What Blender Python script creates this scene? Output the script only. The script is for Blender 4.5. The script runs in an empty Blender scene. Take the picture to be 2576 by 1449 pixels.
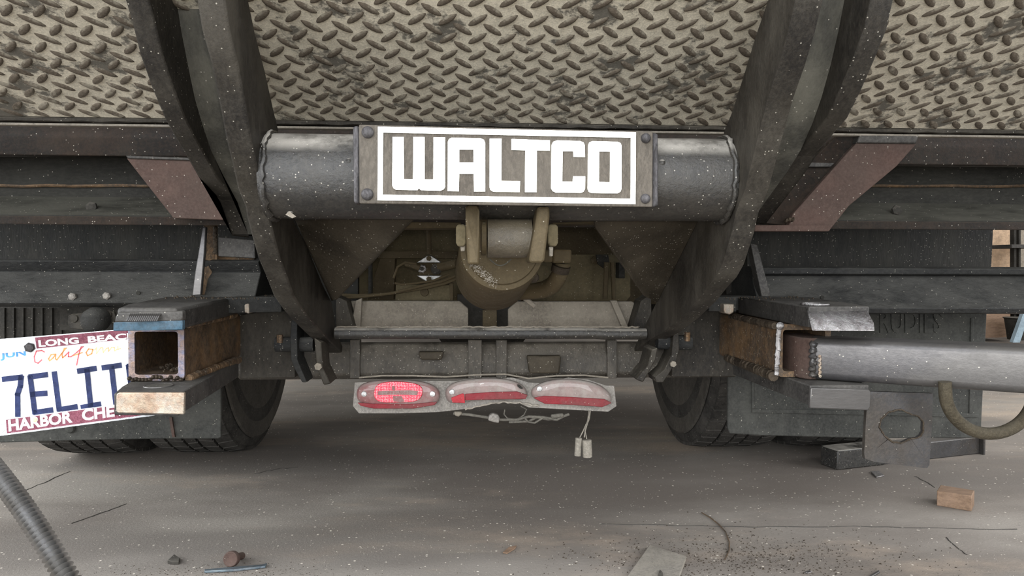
import bpy, bmesh, math, random
from mathutils import Vector, Matrix
random.seed(7)
S = bpy.context.scene
COL = S.collection

# ------------------------------------------------------------------ camera, sky, lights, exposure
F = 1900.0
CAMZ = 0.5
YAW, PITCH, ROLL = math.radians(3.2), math.radians(1.78), 0.003
CR = Matrix.Rotation(-YAW, 3, 'Z') @ Matrix.Rotation(math.pi/2-PITCH, 3, 'X') @ Matrix.Rotation(ROLL, 3, 'Z')
cam_d = bpy.data.cameras.new('camera'); cam = bpy.data.objects.new('camera', cam_d); COL.objects.link(cam)
cam.location = (0, 0, CAMZ); cam.rotation_euler = CR.to_euler()
cam_d.sensor_width = 36; cam_d.sensor_fit = 'HORIZONTAL'; cam_d.lens = 36*F/2576; cam_d.clip_start = 0.02
S.camera = cam
W = bpy.data.worlds.new('world'); S.world = W; W.use_nodes = True
W.node_tree.nodes['Background'].inputs[0].default_value = (1.0, 0.975, 0.93, 1)
W.node_tree.nodes['Background'].inputs[1].default_value = 0.8
def area(name, loc, target, sx, sy, energy, col):
    l = bpy.data.lights.new(name, 'AREA'); l.shape = 'RECTANGLE'; l.size = sx; l.size_y = sy; l.energy = energy; l.color = col
    o = bpy.data.objects.new(name, l); COL.objects.link(o); o.location = loc
    o.rotation_euler = (Vector(target)-Vector(loc)).to_track_quat('-Z', 'Y').to_euler(); return o
area('rear_fill_light', (-1.2, -3.6, 1.35), (0, 1.0, 0.45), 7.0, 2.6, 285, (0.93, 0.97, 1.0))  # low fill added behind the camera to lift the platform, not an actual door
area('right_area_light', (4.5, 0.3, 1.8), (0.5, 1.5, 0.2), 2.4, 1.8, 85, (0.95, 0.98, 1.0))  # area light from the right side
area('left_fill_light', (-4.5, 1.2, 1.6), (-0.5, 1.5, 0.1), 2.4, 1.6, 120, (0.93, 0.98, 1.0))  # fill added to brighten the floor at left, not an actual door
area('roof_light', (-.2, -1.35, 2.95), (0, .8, .6), 6.5, .20, 85, (.86, .92, 1.0))
fl = bpy.data.lights.new('camera_flash', 'AREA'); fl.shape = 'DISK'; fl.size = 0.02; fl.energy = 1.05; fl.color = (1.0, 0.95, 0.82)
flo = bpy.data.objects.new('camera_flash', fl); COL.objects.link(flo)
flo.location = Vector((0, 0, CAMZ)) + CR @ Vector((0.012, 0.022, 0.0)); flo.rotation_euler = CR.to_euler()
S.view_settings.view_transform = 'Standard'; S.view_settings.look = 'None'
S.view_settings.exposure = 0.78; S.view_settings.gamma = 1.0; S.view_settings.use_curve_mapping = False

# ------------------------------------------------------------------ helpers
O = Vector((0, 0, CAMZ))
def ray(px, py): return CR @ Vector(((px-1288)/F, (724.5-py)/F, -1.0))
def PY(px, py, Y): d = ray(px, py); return O + d*(Y/d.y)
def PX(px, py, X): d = ray(px, py); return O + d*(X/d.x)
def PZ(px, py, Z=0.0): d = ray(px, py); return O + d*((Z-CAMZ)/d.z)
def PP(px, py, p0, n): d = ray(px, py); return O + d*((p0-O).dot(n)/d.dot(n))

class MB:
    def __init__(s): s.v = []; s.f = []
    def add(s, vs, fs):
        k = len(s.v); s.v += [Vector(v) for v in vs]; s.f += [tuple(i+k for i in f) for f in fs]; return s
    def prism(s, pts, off):
        pts = [Vector(p) for p in pts]; n = len(pts); off = Vector(off)
        nn = Vector((0, 0, 0))
        for i in range(n): nn += pts[i].cross(pts[(i+1) % n])
        if nn.dot(off) > 0: pts = pts[::-1]
        vs = pts+[p+off for p in pts]
        return s.add(vs, [tuple(range(n)), tuple(range(2*n-1, n-1, -1))]+[(i, i+n, (i+1) % n+n, (i+1) % n) for i in range(n)])
    def holed(s, pts, hole, off):      # ring prism between outer loop and hole loop with the same count
        n = len(pts); off = Vector(off); A = [Vector(p) for p in pts]; B = [Vector(p) for p in hole]
        vs = A+B+[p+off for p in A]+[p+off for p in B]
        fs = []
        for i in range(n):
            j = (i+1) % n
            fs += [(i, j, n+j, n+i), (2*n+j, 2*n+i, 3*n+i, 3*n+j), (j, i, 2*n+i, 2*n+j), (n+i, n+j, 3*n+j, 3*n+i)]
        return s.add(vs, fs)
    def box(s, a, b):
        x0, y0, z0 = [min(a[i], b[i]) for i in range(3)]; x1, y1, z1 = [max(a[i], b[i]) for i in range(3)]
        return s.add([(x0,y0,z0),(x1,y0,z0),(x1,y1,z0),(x0,y1,z0),(x0,y0,z1),(x1,y0,z1),(x1,y1,z1),(x0,y1,z1)],
                     [(0,3,2,1),(4,5,6,7),(0,1,5,4),(1,2,6,5),(2,3,7,6),(3,0,4,7)])
    def tube(s, path, r, n=10, cap=True):
        path = [Vector(p) for p in path]; m = len(path)
        rr = r if isinstance(r, (list, tuple)) else [r]*m
        t0 = (path[1]-path[0]).normalized(); u = t0.orthogonal().normalized(); vs = []
        for i, p in enumerate(path):
            t = (path[min(i+1, m-1)]-path[max(i-1, 0)])
            t = t.normalized() if t.length > 1e-9 else t0
            u = (u-t*u.dot(t)).normalized(); w = t.cross(u)
            for k in range(n):
                a = 2*math.pi*k/n; vs.append(p+(u*math.cos(a)+w*math.sin(a))*rr[i])
        fs = [(i*n+k, i*n+(k+1) % n, (i+1)*n+(k+1) % n, (i+1)*n+k) for i in range(m-1) for k in range(n)]
        if cap: fs += [tuple(range(n-1, -1, -1)), tuple((m-1)*n+k for k in range(n))]
        return s.add(vs, fs)
    def lathe(s, c, axis, prof, n=32, u=None):   # prof: (distance along axis, radius)
        c = Vector(c); axis = Vector(axis).normalized(); u = u or axis.orthogonal().normalized(); w = axis.cross(u); vs = []
        for d, r in prof:
            for k in range(n):
                a = 2*math.pi*k/n; vs.append(c+axis*d+(u*math.cos(a)+w*math.sin(a))*max(r, 1e-5))
        m = len(prof)
        fs = [(i*n+k, i*n+(k+1) % n, (i+1)*n+(k+1) % n, (i+1)*n+k) for i in range(m-1) for k in range(n)]
        fs += [tuple(range(n-1, -1, -1)), tuple((m-1)*n+k for k in range(n))]
        return s.add(vs, fs)
WL = {}
def link(name, me, parent, loc):
    o = bpy.data.objects.new(name, me); COL.objects.link(o)
    if parent:
        o.parent = parent; o.location = Vector(loc)-WL[parent.name]
    else: o.location = loc
    WL[o.name] = Vector(loc); return o
def obj(name, mb, mat, parent=None, smooth=False, bevel=0.0, angle=35):
    if parent: loc = WL[parent.name]
    else:
        xs = [v.x for v in mb.v]; ys = [v.y for v in mb.v]; zs = [v.z for v in mb.v]
        loc = Vector(((min(xs)+max(xs))/2, (min(ys)+max(ys))/2, min(zs)))
    me = bpy.data.meshes.new(name); me.from_pydata([tuple(v-loc) for v in mb.v], [], mb.f); me.validate()
    bm = bmesh.new(); bm.from_mesh(me); bmesh.ops.recalc_face_normals(bm, faces=bm.faces); bm.to_mesh(me); bm.free()
    me.materials.append(mat)
    o = link(name, me, parent, loc)
    if smooth or bevel:
        me.shade_smooth()
        try: me.set_sharp_from_angle(angle=math.radians(angle))
        except Exception: pass
    if bevel:
        b = o.modifiers.new('bevel', 'BEVEL'); b.width = bevel; b.segments = 2; b.limit_method = 'ANGLE'; b.angle_limit = math.radians(40)
        b.harden_normals = False
    return o
def thing(name, label, cat, loc, group=None):
    o = bpy.data.objects.new(name, None); COL.objects.link(o); o.empty_display_size = .05
    o.location = Vector(loc); WL[o.name] = Vector(loc); return tag(o, label, cat, group)
def tag(o, label=None, cat=None, group=None, kind=None):
    if label: o['label'] = label
    if cat: o['category'] = cat
    if group: o['group'] = group
    if kind: o['kind'] = kind
    return o
def lab(o, l): o['label'] = l; return o

# ---- materials
def nd(t, k, **kw):
    n = t.nodes.new(k)
    for a, b in kw.items(): setattr(n, a, b)
    return n
MC = {}
def mat(name, base, base2=None, dust=None, dust_up=0.0, dust_all=0.0, rough=.55, metal=0.0, bump=.3, bscale=220, pscale=9,
        speck=0.0, speck_col=(.45, .42, .36), stretch=(1, 1, 1), coat=0.0, spec=.13, sscale=95, blotch=(.42, .62), dramp=(.38, .68), mott=1.0, upr=(.05, .85)):
    if name in MC: return MC[name]
    if max(base) < .14:
        base = tuple(c*.76 for c in base); base2 = tuple(c*.76 for c in base2) if base2 else None; dust = tuple(c*.8 for c in dust) if dust else None
    m = bpy.data.materials.new(name); m.use_nodes = True; t = m.node_tree; L = t.links.new
    bs = t.nodes['Principled BSDF']; bs.inputs['Metallic'].default_value = metal
    bs.inputs['Specular IOR Level'].default_value = spec; bs.inputs['Coat Weight'].default_value = coat
    tc = nd(t, 'ShaderNodeTexCoord'); mp = nd(t, 'ShaderNodeMapping'); mp.inputs['Scale'].default_value = stretch
    L(tc.outputs['Object'], mp.inputs[0])
    def noise(sc, det=4, rg=.6):
        n = nd(t, 'ShaderNodeTexNoise'); n.inputs['Scale'].default_value = sc; n.inputs['Detail'].default_value = det
        n.inputs['Roughness'].default_value = rg; L(mp.outputs[0], n.inputs['Vector']); return n.outputs['Fac']
    def ramp(src, a, b):
        r = nd(t, 'ShaderNodeMapRange'); r.inputs[1].default_value = a; r.inputs[2].default_value = b
        r.interpolation_type = 'SMOOTHSTEP'; L(src, r.inputs[0]); return r.outputs[0]
    def mix(f, a, b):
        x = nd(t, 'ShaderNodeMix', data_type='RGBA')
        if isinstance(f, (int, float)): x.inputs[0].default_value = f
        else: L(f, x.inputs[0])
        for s_, v in ((6, a), (7, b)):
            if isinstance(v, tuple): x.inputs[s_].default_value = (*v, 1)
            else: L(v, x.inputs[s_])
        return x.outputs[2]
    def math_(op, a, b):
        x = nd(t, 'ShaderNodeMath', operation=op, use_clamp=True)
        for i, v in enumerate((a, b)):
            if isinstance(v, (int, float)): x.inputs[i].default_value = v
            else: L(v, x.inputs[i])
        return x.outputs[0]
    b2 = base2 or tuple(c*.6 for c in base)
    big = ramp(noise(pscale, 5, .65), *blotch)
    col = mix(big, base, b2)
    mid = ramp(noise(48, 8, .78), .40, .62)
    col = mix(math_('MULTIPLY', mid, .5*mott), col, tuple(c*.5 for c in base))
    fine = ramp(noise(bscale*1.3, 3, .75), .40, .66)
    col = mix(math_('MULTIPLY', fine, .4*mott), col, tuple(min(c*1.75, 1) for c in b2))
    dfac = None
    if dust:
        g = nd(t, 'ShaderNodeNewGeometry'); sp = nd(t, 'ShaderNodeSeparateXYZ'); L(g.outputs['Normal'], sp.inputs[0])
        up = ramp(sp.outputs['Z'], *upr)
        d1 = math_('MULTIPLY', math_('MULTIPLY', up, dust_up), ramp(noise(pscale*2.3, 6, .7), .25, .6))
        d2 = math_('MULTIPLY', ramp(noise(pscale*1.7, 8, .72), *dramp), dust_all)
        dfac = math_('MAXIMUM', d1, d2); col = mix(dfac, col, dust)
    sfac = None
    if speck:
        for sc_, th_, pr_ in ((sscale*3.2, .22, min(speck*2.6, .3)), (sscale*1.0, .10, speck*.7)):
            v = nd(t, 'ShaderNodeTexVoronoi'); v.inputs['Scale'].default_value = sc_; L(tc.outputs['Object'], v.inputs['Vector'])
            near = math_('LESS_THAN', v.outputs['Distance'], th_)
            sx = nd(t, 'ShaderNodeSeparateColor'); L(v.outputs['Color'], sx.inputs[0])
            sel = math_('LESS_THAN', sx.outputs[0], pr_)
            sfac = math_('MULTIPLY', math_('MULTIPLY', near, sel), .5); col = mix(sfac, col, speck_col)
    L(col, bs.inputs['Base Color'])
    rr = nd(t, 'ShaderNodeMapRange'); L(noise(bscale*.2, 4), rr.inputs[0]); rr.inputs[3].default_value = max(rough-.12, .04); rr.inputs[4].default_value = min(rough+.14, 1)
    ro = rr.outputs[0]
    if dfac is not None: ro = math_('ADD', ro, math_('MULTIPLY', dfac, .4))
    L(ro, bs.inputs['Roughness'])
    bp = nd(t, 'ShaderNodeBump'); bp.inputs['Strength'].default_value = min(bump*1.1, 1.0); bp.inputs['Distance'].default_value = .0022
    L(noise(bscale, 6, .78), bp.inputs['Height']); L(bp.outputs[0], bs.inputs['Normal'])
    MC[name] = m; return m
DUST = (.25, .225, .185)
M_guss  = mat('brown_dusted_paint', (.046, .037, .026), (.034, .028, .021), (.15, .125, .09), .5, .3, .5, 0, .5, 240, 7, .07)
M_beam  = mat('splashed_beam_paint', (.034, .029, .023), (.05, .042, .032), (.17, .148, .12), .9, .3, .36, 0, .9, 170, 12, .12, spec=.45, stretch=(1, 1, .5))
M_arm   = mat('black_paint_dusty', (.0175, .0155, .014), (.030, .026, .021), DUST, .55, .17, .42, 0, .5, 240, 7, .05, stretch=(1, 1, .55))
M_web   = mat('dust_streaked_steel', (.085, .081, .068), (.050, .048, .042), (.17, .16, .13), .5, .6, .6, 0, .5, 260, 9, .04, stretch=(1, 1, .3))
M_tube  = mat('black_gloss_paint', (.020, .0195, .019), (.028, .025, .021), (.30, .28, .25), 1.0, .03, .22, 0, .5, 170, 8, .06, spec=.45, upr=(.42, .72))
M_plat  = mat('dusty_tread_plate', (.66, .605, .495), (.54, .495, .405), (.07, .066, .06), 0, .85, .8, 0, .9, 330, 9, .0, blotch=(.3, .7), dramp=(.52, .60))
M_lug   = mat('worn_tread_lug', (.105, .085, .065), (.15, .125, .098), (.40, .37, .30), 0, .45, .65, 0, .6, 300, 20, dramp=(.5, .6))
M_sill  = mat('rusty_black_sill', (.013, .0113, .010), (.024, .0155, .011), (.085, .068, .052), .5, .14, .55, 0, .7, 190, 8, .05)
M_recess= mat('dark_channel', (.015, .0145, .0125), (.022, .021, .018), (.085, .082, .068), 1.0, .15, .6, 0, .5, 200, 6, .03, stretch=(.5, 1, 1))
M_bump  = mat('black_bumper', (.017, .0175, .0185), (.026, .026, .025), (.12, .117, .108), .55, .14, .42, 0, 1.0, 150, 7, .04, stretch=(.6, 1, 1))
M_dark  = mat('dark_underside', (.02, .019, .017), (.033, .03, .026), (.12, .11, .095), .7, .25, .6, 0, .5, 160, 6, .03)
M_panel = mat('streaked_dark_panel', (.017, .0168, .016), (.026, .025, .022), (.10, .095, .08), .5, .28, .5, 0, .4, 160, 7, .06, stretch=(1.6, 1, .35))
M_rustp = mat('rusty_brown_plate', (.085, .052, .043), (.065, .044, .037), (.13, .10, .085), .5, .2, .6, .1, .4, 200, 11, .04)
M_mill  = mat('mill_scale_steel', (.045, .043, .042), (.07, .066, .062), (.15, .14, .125), .4, .12, .45, .3, .35, 180, 9, .03)
M_raw   = mat('bare_steel_bar', (.082, .079, .082), (.105, .10, .098), (.17, .158, .14), .35, .12, .30, .55, .12, 240, 5, .02, stretch=(.2, 1, 1), mott=.4)
M_cut   = mat('torch_cut_steel', (.42, .38, .33), (.26, .17, .12), (.6, .53, .4), .3, .35, .36, .8, 1.0, 140, 30, .0)
M_shine = mat('ground_bright_steel', (.36, .35, .35), (.20, .185, .185), None, 0, 0, .27, .95, 1.1, 130, 40, .0, stretch=(1.6, 1, .5))
M_heat  = mat('heat_tinted_steel', (.085, .062, .045), (.19, .115, .06), (.21, .18, .15), .4, .25, .42, .45, .5, 160, 16, .03)
M_weld  = mat('weld_bead', (.085, .066, .048), (.045, .036, .028), None, 0, 0, .40, .5, .8, 160, 25)
M_blue  = mat('blue_paint', (.03, .07, .105), (.04, .085, .125), (.25, .22, .2), .3, .15, .5, 0, .3, 160, 18)
M_sign  = mat('glare_toned_sign_paint', (.085, .073, .060), (.11, .095, .078), (.18, .16, .135), .2, .3, .5, .0, 1.2, 150, 8, stretch=(1.3, 1, .55), spec=.2)  # black sign paint with the lens glare mixed into its grey-brown colour
M_signe = mat('sign_flange_paint', (.07, .066, .068), (.12, .115, .12), None, 0, 0, .30, .3, 1.2, 150, 20, stretch=(1.4, 1, .5))
M_refl  = mat('white_reflective_sheeting', (.95, .95, .90), (1.0, .98, .86), None, 0, 0, .40, 1.0, .06, 90, 10)
M_lite  = mat('dusty_light_bracket', (.15, .14, .13), (.21, .195, .18), (.27, .25, .22), .5, .5, .6, 0, .5, 200, 12, .03)
M_zinc  = mat('zinc_screw', (.6, .6, .6), (.4, .4, .4), None, 0, 0, .3, .9, .5, 200, 40)
M_cross = mat('dusty_crossmember', (.19, .168, .14), (.14, .122, .10), (.25, .225, .185), .4, .5, .65, 0, .6, 190, 9, .05)
M_olive = mat('olive_dust_panel', (.13, .105, .06), (.10, .082, .048), (.18, .15, .095), .4, .5, .65, 0, .5, 170, 8, .03)
M_cyl   = mat('dusty_drum_paint', (.078, .058, .031), (.056, .042, .023), (.14, .11, .066), .8, .4, .5, 0, .4, 220, 7, .04)
M_boss  = mat('brown_gloss_boss', (.075, .06, .04), (.06, .048, .032), (.15, .125, .085), .5, .3, .3, 0, .5, 200, 8, .03, spec=.5)
M_hang  = mat('torch_blued_plate', (.085, .084, .088), (.066, .057, .05), (.14, .13, .115), .3, .2, .34, .55, .25, 220, 7, .02)
M_ring  = mat('bronze_dring', (.075, .062, .042), (.095, .08, .055), (.13, .115, .09), .4, .2, .42, .55, .8, 260, 14)
M_flap  = mat('rubber_flap', (.035, .036, .034), (.046, .046, .043), (.12, .12, .108), .5, .34, .62, 0, .4, 180, 8, .03)
M_tyre  = mat('tyre_rubber', (.030, .028, .026), (.045, .042, .038), (.11, .10, .09), .6, .45, .75, 0, .4, 120, 8, .02)
M_rim   = mat('wheel_steel', (.06, .055, .05), (.09, .08, .07), (.14, .13, .11), .4, .4, .6, .2, .4, 120, 9)
M_conc  = mat('rubble_chip', (.36, .33, .29), (.2, .18, .15), None, 0, 0, .7, 0, .4, 120, 40)
M_wire  = mat('dusty_wire', (.10, .092, .08), (.14, .13, .11), (.2, .185, .16), .6, .4, .6, 0, .5, 220, 30)
M_conn  = mat('pale_connector', (.18, .165, .14), (.22, .2, .17), (.18, .16, .135), .2, .3, .6, 0, .4, 200, 20)
M_hose  = mat('galvanised_hose', (.30, .30, .305), (.22, .215, .21), (.25, .235, .21), .2, .15, .26, .9, .08, 200, 15, mott=.3)
M_wood  = mat('raw_wood', (.21, .14, .098), (.16, .105, .07), None, 0, 0, .65, 0, .6, 120, 14, stretch=(.25, 1, 1.4))
M_ply   = mat('plywood_tan', (.50, .36, .25), (.42, .29, .19), None, 0, 0, .7, 0, .2, 40, 2)
M_strip = mat('pewter_tile', (.26, .235, .20), (.20, .18, .155), (.32, .30, .27), .2, .3, .55, .2, .4, 180, 12, .08, speck_col=(.06, .05, .04))
def lens_mat(name, col, dust, amt):
    m = mat(name, col, tuple(c*.6 for c in col), dust, amt, amt, .3, 0, .3, 160, 10, .03, coat=.4); return m
M_redtop= lens_mat('dust_veiled_lens', (.20, .085, .085), (.27, .235, .22), .8)
M_grtop = lens_mat('heavily_dusted_lens', (.22, .16, .15), (.27, .245, .225), .9)
M_red   = lens_mat('clear_red_lens', (.19, .012, .02), (.17, .09, .085), .4)
M_redb  = lens_mat('bright_red_patch', (.34, .022, .032), (.3, .06, .06), .1)

def reflector_mat():
    m = bpy.data.materials.new('red_prism_reflector'); m.use_nodes = True; t = m.node_tree; L = t.links.new
    bs = t.nodes['Principled BSDF']; bs.inputs['Roughness'].default_value = .35; bs.inputs['Metallic'].default_value = .6
    tc = nd(t, 'ShaderNodeTexCoord'); w = nd(t, 'ShaderNodeTexVoronoi'); w.inputs['Scale'].default_value = 380
    w.inputs['Randomness'].default_value = .25; L(tc.outputs['Object'], w.inputs['Vector'])
    r = nd(t, 'ShaderNodeValToRGB'); r.color_ramp.elements[0].color = (1.0, .32, .33, 1); r.color_ramp.elements[1].color = (.75, .02, .05, 1)
    r.color_ramp.elements[0].position = .12; r.color_ramp.elements[1].position = .5
    L(w.outputs['Distance'], r.inputs[0]); L(r.outputs[0], bs.inputs['Base Color']); return m
M_prism = reflector_mat()

def floor_mat():
    m = bpy.data.materials.new('stained_shaded_concrete'); m.use_nodes = True; t = m.node_tree; L = t.links.new
    bs = t.nodes['Principled BSDF']; bs.inputs['Roughness'].default_value = .8
    tc = nd(t, 'ShaderNodeTexCoord')
    def noise(sc, st=(1, 1, 1), det=5, rg=.62, off=(0, 0, 0)):
        mp = nd(t, 'ShaderNodeMapping'); mp.inputs['Scale'].default_value = st; mp.inputs['Location'].default_value = off
        L(tc.outputs['Object'], mp.inputs[0])
        n = nd(t, 'ShaderNodeTexNoise'); n.inputs['Scale'].default_value = sc; n.inputs['Detail'].default_value = det
        n.inputs['Roughness'].default_value = rg; L(mp.outputs[0], n.inputs[0]); return n.outputs['Fac']
    def ramp(s_, a, b, c=0, d=1):
        r = nd(t, 'ShaderNodeMapRange'); r.interpolation_type = 'SMOOTHSTEP'
        for i, v in zip((1, 2, 3, 4), (a, b, c, d)): r.inputs[i].default_value = v
        L(s_, r.inputs[0]); return r.outputs[0]
    def mix(f, a, b):
        x = nd(t, 'ShaderNodeMix', data_type='RGBA')
        L(f, x.inputs[0])
        for s_, v in ((6, a), (7, b)):
            if isinstance(v, tuple): x.inputs[s_].default_value = (*v, 1)
            else: L(v, x.inputs[s_])
        return x.outputs[2]
    c = mix(ramp(noise(1.6, (.5, 1, 1), 5, .6), .38, .62), (.25, .225, .198), (.135, .114, .098))
    c = mix(ramp(noise(2.2, (.45, 1, 1), 6, .7, (3, 1, 0)), .5, .68, 0, .75), c, (.36, .285, .22))
    c = mix(ramp(noise(2.0, (.35, 1.2, 1), 3, .5, (9, 4, 0)), .48, .64, 0, .8), c, (.115, .10, .088))  # broad dark stains, deepened to stand in for shade under platform and truck
    c = mix(ramp(noise(3.1, (.4, 1.6, 1), 3, .5, (1, 7, 0)), .64, .76, 0, .6), c, (.50, .45, .31))
    c = mix(ramp(noise(90, (1, 1, 1), 3, .75), .56, .75, 0, .5), c, (.13, .115, .10))
    v = nd(t, 'ShaderNodeTexVoronoi'); v.inputs['Scale'].default_value = 150; L(tc.outputs['Object'], v.inputs['Vector'])
    sx = nd(t, 'ShaderNodeSeparateColor'); L(v.outputs['Color'], sx.inputs[0])
    a = nd(t, 'ShaderNodeMath', operation='LESS_THAN'); L(v.outputs['Distance'], a.inputs[0]); a.inputs[1].default_value = .3
    b = nd(t, 'ShaderNodeMath', operation='LESS_THAN'); L(sx.outputs[0], b.inputs[0]); b.inputs[1].default_value = .035
    ab = nd(t, 'ShaderNodeMath', operation='MULTIPLY'); L(a.outputs[0], ab.inputs[0]); L(b.outputs[0], ab.inputs[1])
    c = mix(ab.outputs[0], c, (.55, .50, .43))
    L(c, bs.inputs['Base Color'])
    bp = nd(t, 'ShaderNodeBump'); bp.inputs['Strength'].default_value = .6; bp.inputs['Distance'].default_value = .003
    L(noise(160, (1, 1, 1), 5, .8), bp.inputs['Height']); L(bp.outputs[0], bs.inputs['Normal']); return m
M_floor = floor_mat()

CX = .035                        # truck centre line
# ------------------------------------------------------------------ setting
fl_ = obj('floor', MB().box((-9, -5, -.05), (9, 9, 0)), M_floor); tag(fl_, 'grey brown stained concrete shop floor with grit', kind='structure')
M_wallm = mat('shop_wall', (.34, .30, .25), (.28, .25, .21), None, 0, 0, .8, 0, .2, 40, 2)
wb = obj('wall_back', MB().box((-9, 9, 0), (9, 9.1, 4)), M_wallm); tag(wb, 'far shop wall behind the truck', kind='structure')

# ------------------------------------------------------------------ truck (sill, bumpers, frame, underside)
truck = thing('truck', 'black truck tail underside with sill channel and bumper beams behind the lift', 'truck', (CX, 1.2, .3))
def xprofile(px_ref, prof, x0, x1):            # prof: list (pixel y at column px_ref, depth) extruded along x
    pts = [PY(px_ref, y, Y) for y, Y in prof]
    return MB().prism([Vector((x0, p.y, p.z)) for p in pts], (x1-x0, 0, 0))
XL, XR = -1.15, 1.25
obj('sill', xprofile(200, [(306, 1.075), (392, 1.075), (393, 1.20), (308, 1.20)], XL, XR), M_sill, truck, bevel=.002)
obj('channel_web', xprofile(200, [(396, 1.17), (500, 1.17), (500, 1.19), (396, 1.19)], XL, XR), M_recess, truck)
obj('channel_flange', xprofile(200, [(490, 1.18), (541, 1.085), (560, 1.085), (548, 1.20)], XL, XR), M_recess, truck)
lab(obj('channel_lip', xprofile(200, [(544, 1.083), (565, 1.083), (565, 1.093), (544, 1.093)], XL, XR), M_sill, truck, bevel=.001), 'thin black front lip of the channel')
obj('rust_seam', MB().tube([PY(x, 468+random.uniform(-2, 2), 1.165) for x in range(-60, 2660, 60)], .0022, 5), M_heat, truck)
# bolts on the channel flange
for bx, by in ((232, 522), (2254, 530)):
    obj('bolt', MB().lathe(PY(bx, by, 1.115), (0, -1, .2), [(0, .008), (.004, .008), (.006, .004)], 6), M_dark, truck)
# dark panels behind the beams
obj('rear_panel', MB().prism([PY(-120, 560, 1.42), PY(900, 560, 1.42), PY(900, 900, 1.42), PY(-120, 900, 1.42)], (0, .02, 0)), M_panel, truck)
obj('rear_panel', MB().prism([PY(1880, 560, 1.42), PY(2499, 560, 1.42), PY(2489, 762, 1.42), PY(1880, 762, 1.42)], (0, .02, 0)), M_panel, truck)
# bumper beams
bl = [(652, 1.20), (657, 1.185), (668, 1.19), (684, 1.20), (700, 1.19), (748, 1.165), (762, 1.155), (772, 1.17), (772, 1.30), (652, 1.30)]
def bumper(px_ref, prof, pxa, pxb, dy=0):
    a, b = PY(pxa, 700, 1.18).x, PY(pxb, 700, 1.18).x
    return obj('bumper_beam', xprofile(px_ref, [(y+dy, Y) for y, Y in prof], a, b), M_bump, truck, smooth=True, bevel=.0015, angle=50)
bumper(250, bl, -140, 648)
br = [(671, 1.20), (676, 1.185), (690, 1.185), (694, 1.205), (705, 1.20), (760, 1.175), (776, 1.160), (788, 1.165), (790, 1.30), (671, 1.30)]
bumper(2300, br, 1905, 2760)
for bx, by in ((184, 746), (270, 744)):
    lab(obj('bolt', MB().lathe(PY(bx, by, 1.163), (0, -1, 0), [(0, .0058), (.004, .0058), (.006, .004), (.0065, .001)], 6), M_lite, truck, smooth=True), 'dusty hex bolt head')
obj('bolt_hole', MB().lathe(PY(348, 737, 1.168), (0, -1, 0), [(0, .003), (.0012, .003)], 12), M_recess, truck)
obj('bolt_hole', MB().lathe(PY(2068, 748, 1.178), (0, -1, 0), [(0, .003), (.0012, .003)], 12), M_recess, truck)
# textured strip under the left bumper (behind the plate)
obj('lower_valance', MB().prism([PY(-120, 770, 1.36), PY(360, 770, 1.36), PY(360, 870, 1.36), PY(-120, 870, 1.36)], (0, .015, 0)), M_dark, truck, bevel=.002)
for i in range(7):
    x = 6+i*24; obj('valance_rib', MB().prism([PY(x, 775, 1.355), PY(x+5, 775, 1.355), PY(x+5, 860, 1.355), PY(x, 860, 1.355)], (0, .006, 0)), M_dark, truck)
obj('valance_plate', MB().prism([PY(150, 770, 1.30), PY(700, 770, 1.30), PY(700, 860, 1.30), PY(150, 830, 1.30)], (0, .01, 0)), M_dark, truck)
# deck underside and frame rails above the wheels (keeps daylight out, as the truck body does)
obj('cargo_floor', MB().box((-1.15, 1.10, .715), (1.25, 6.4, .80)), M_dark, truck)
obj('cargo_body', MB().box((-1.15, 1.08, .80), (1.25, 6.4, 2.6)), M_dark, truck)
for x in (-.42, .42):
    obj('frame_rail', MB().box((CX+x-.035, 1.5, .50), (CX+x+.035, 5.6, .70)), M_dark, truck, bevel=.004)
obj('axle', MB().tube([(-1.0, 2.08, .37), (1.05, 2.08, .37)], .06, 16), M_dark, truck, smooth=True)
obj('axle_housing', MB().lathe((CX, 2.08, .40), (0, 1, 0), [(-.15, .06), (-.1, .13), (0, .16), (.12, .12), (.16, .05)], 24), M_dark, truck, smooth=True)
# main lower beam
def lowbeam():
    mb = MB(); x0, x1 = PY(600, 900, 1.32).x, PY(1852, 900, 1.32).x
    p = [PY(1200, y, Y) for y, Y in ((860, 1.335), (866, 1.32), (900, 1.305), (942, 1.305), (952, 1.32), (952, 1.40), (860, 1.40))]
    return mb.prism([Vector((x0, q.y, q.z)) for q in p], (x1-x0, 0, 0))
obj('lower_beam', lowbeam(), M_beam, truck, smooth=True, bevel=.004, angle=50)
def plate(name, pts, Y, dep, m, parent, bevel=.001, **k):
    return obj(name, MB().prism([PY(x, y, Y) for x, y in pts], (0, dep, 0)), m, parent, bevel=bevel, **k)
for a, b in ((1178, 1212), (1248, 1275), (880, 905), (1528, 1552)):
    plate('beam_strap', [(a, 856), (b, 856), (b, 952), (a, 952)], 1.298, .02, M_beam, truck)
for a, b, c, d in ((1052, 1116, 886, 906), (1326, 1412, 896, 940)):
    lab(plate('weld_block', [(a, c), (b, c), (b-5, d), (a+6, d)], 1.285, .02, M_guss, truck, bevel=.003), 'small block on the beam face')
# side members of beam towards brackets
plate('side_member', [(604, 792), (742, 772), (742, 950), (604, 952)], 1.24, .05, M_arm, truck)
plate('side_member', [(1690, 775), (1852, 765), (1852, 947), (1690, 948)], 1.24, .05, M_arm, truck)
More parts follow.
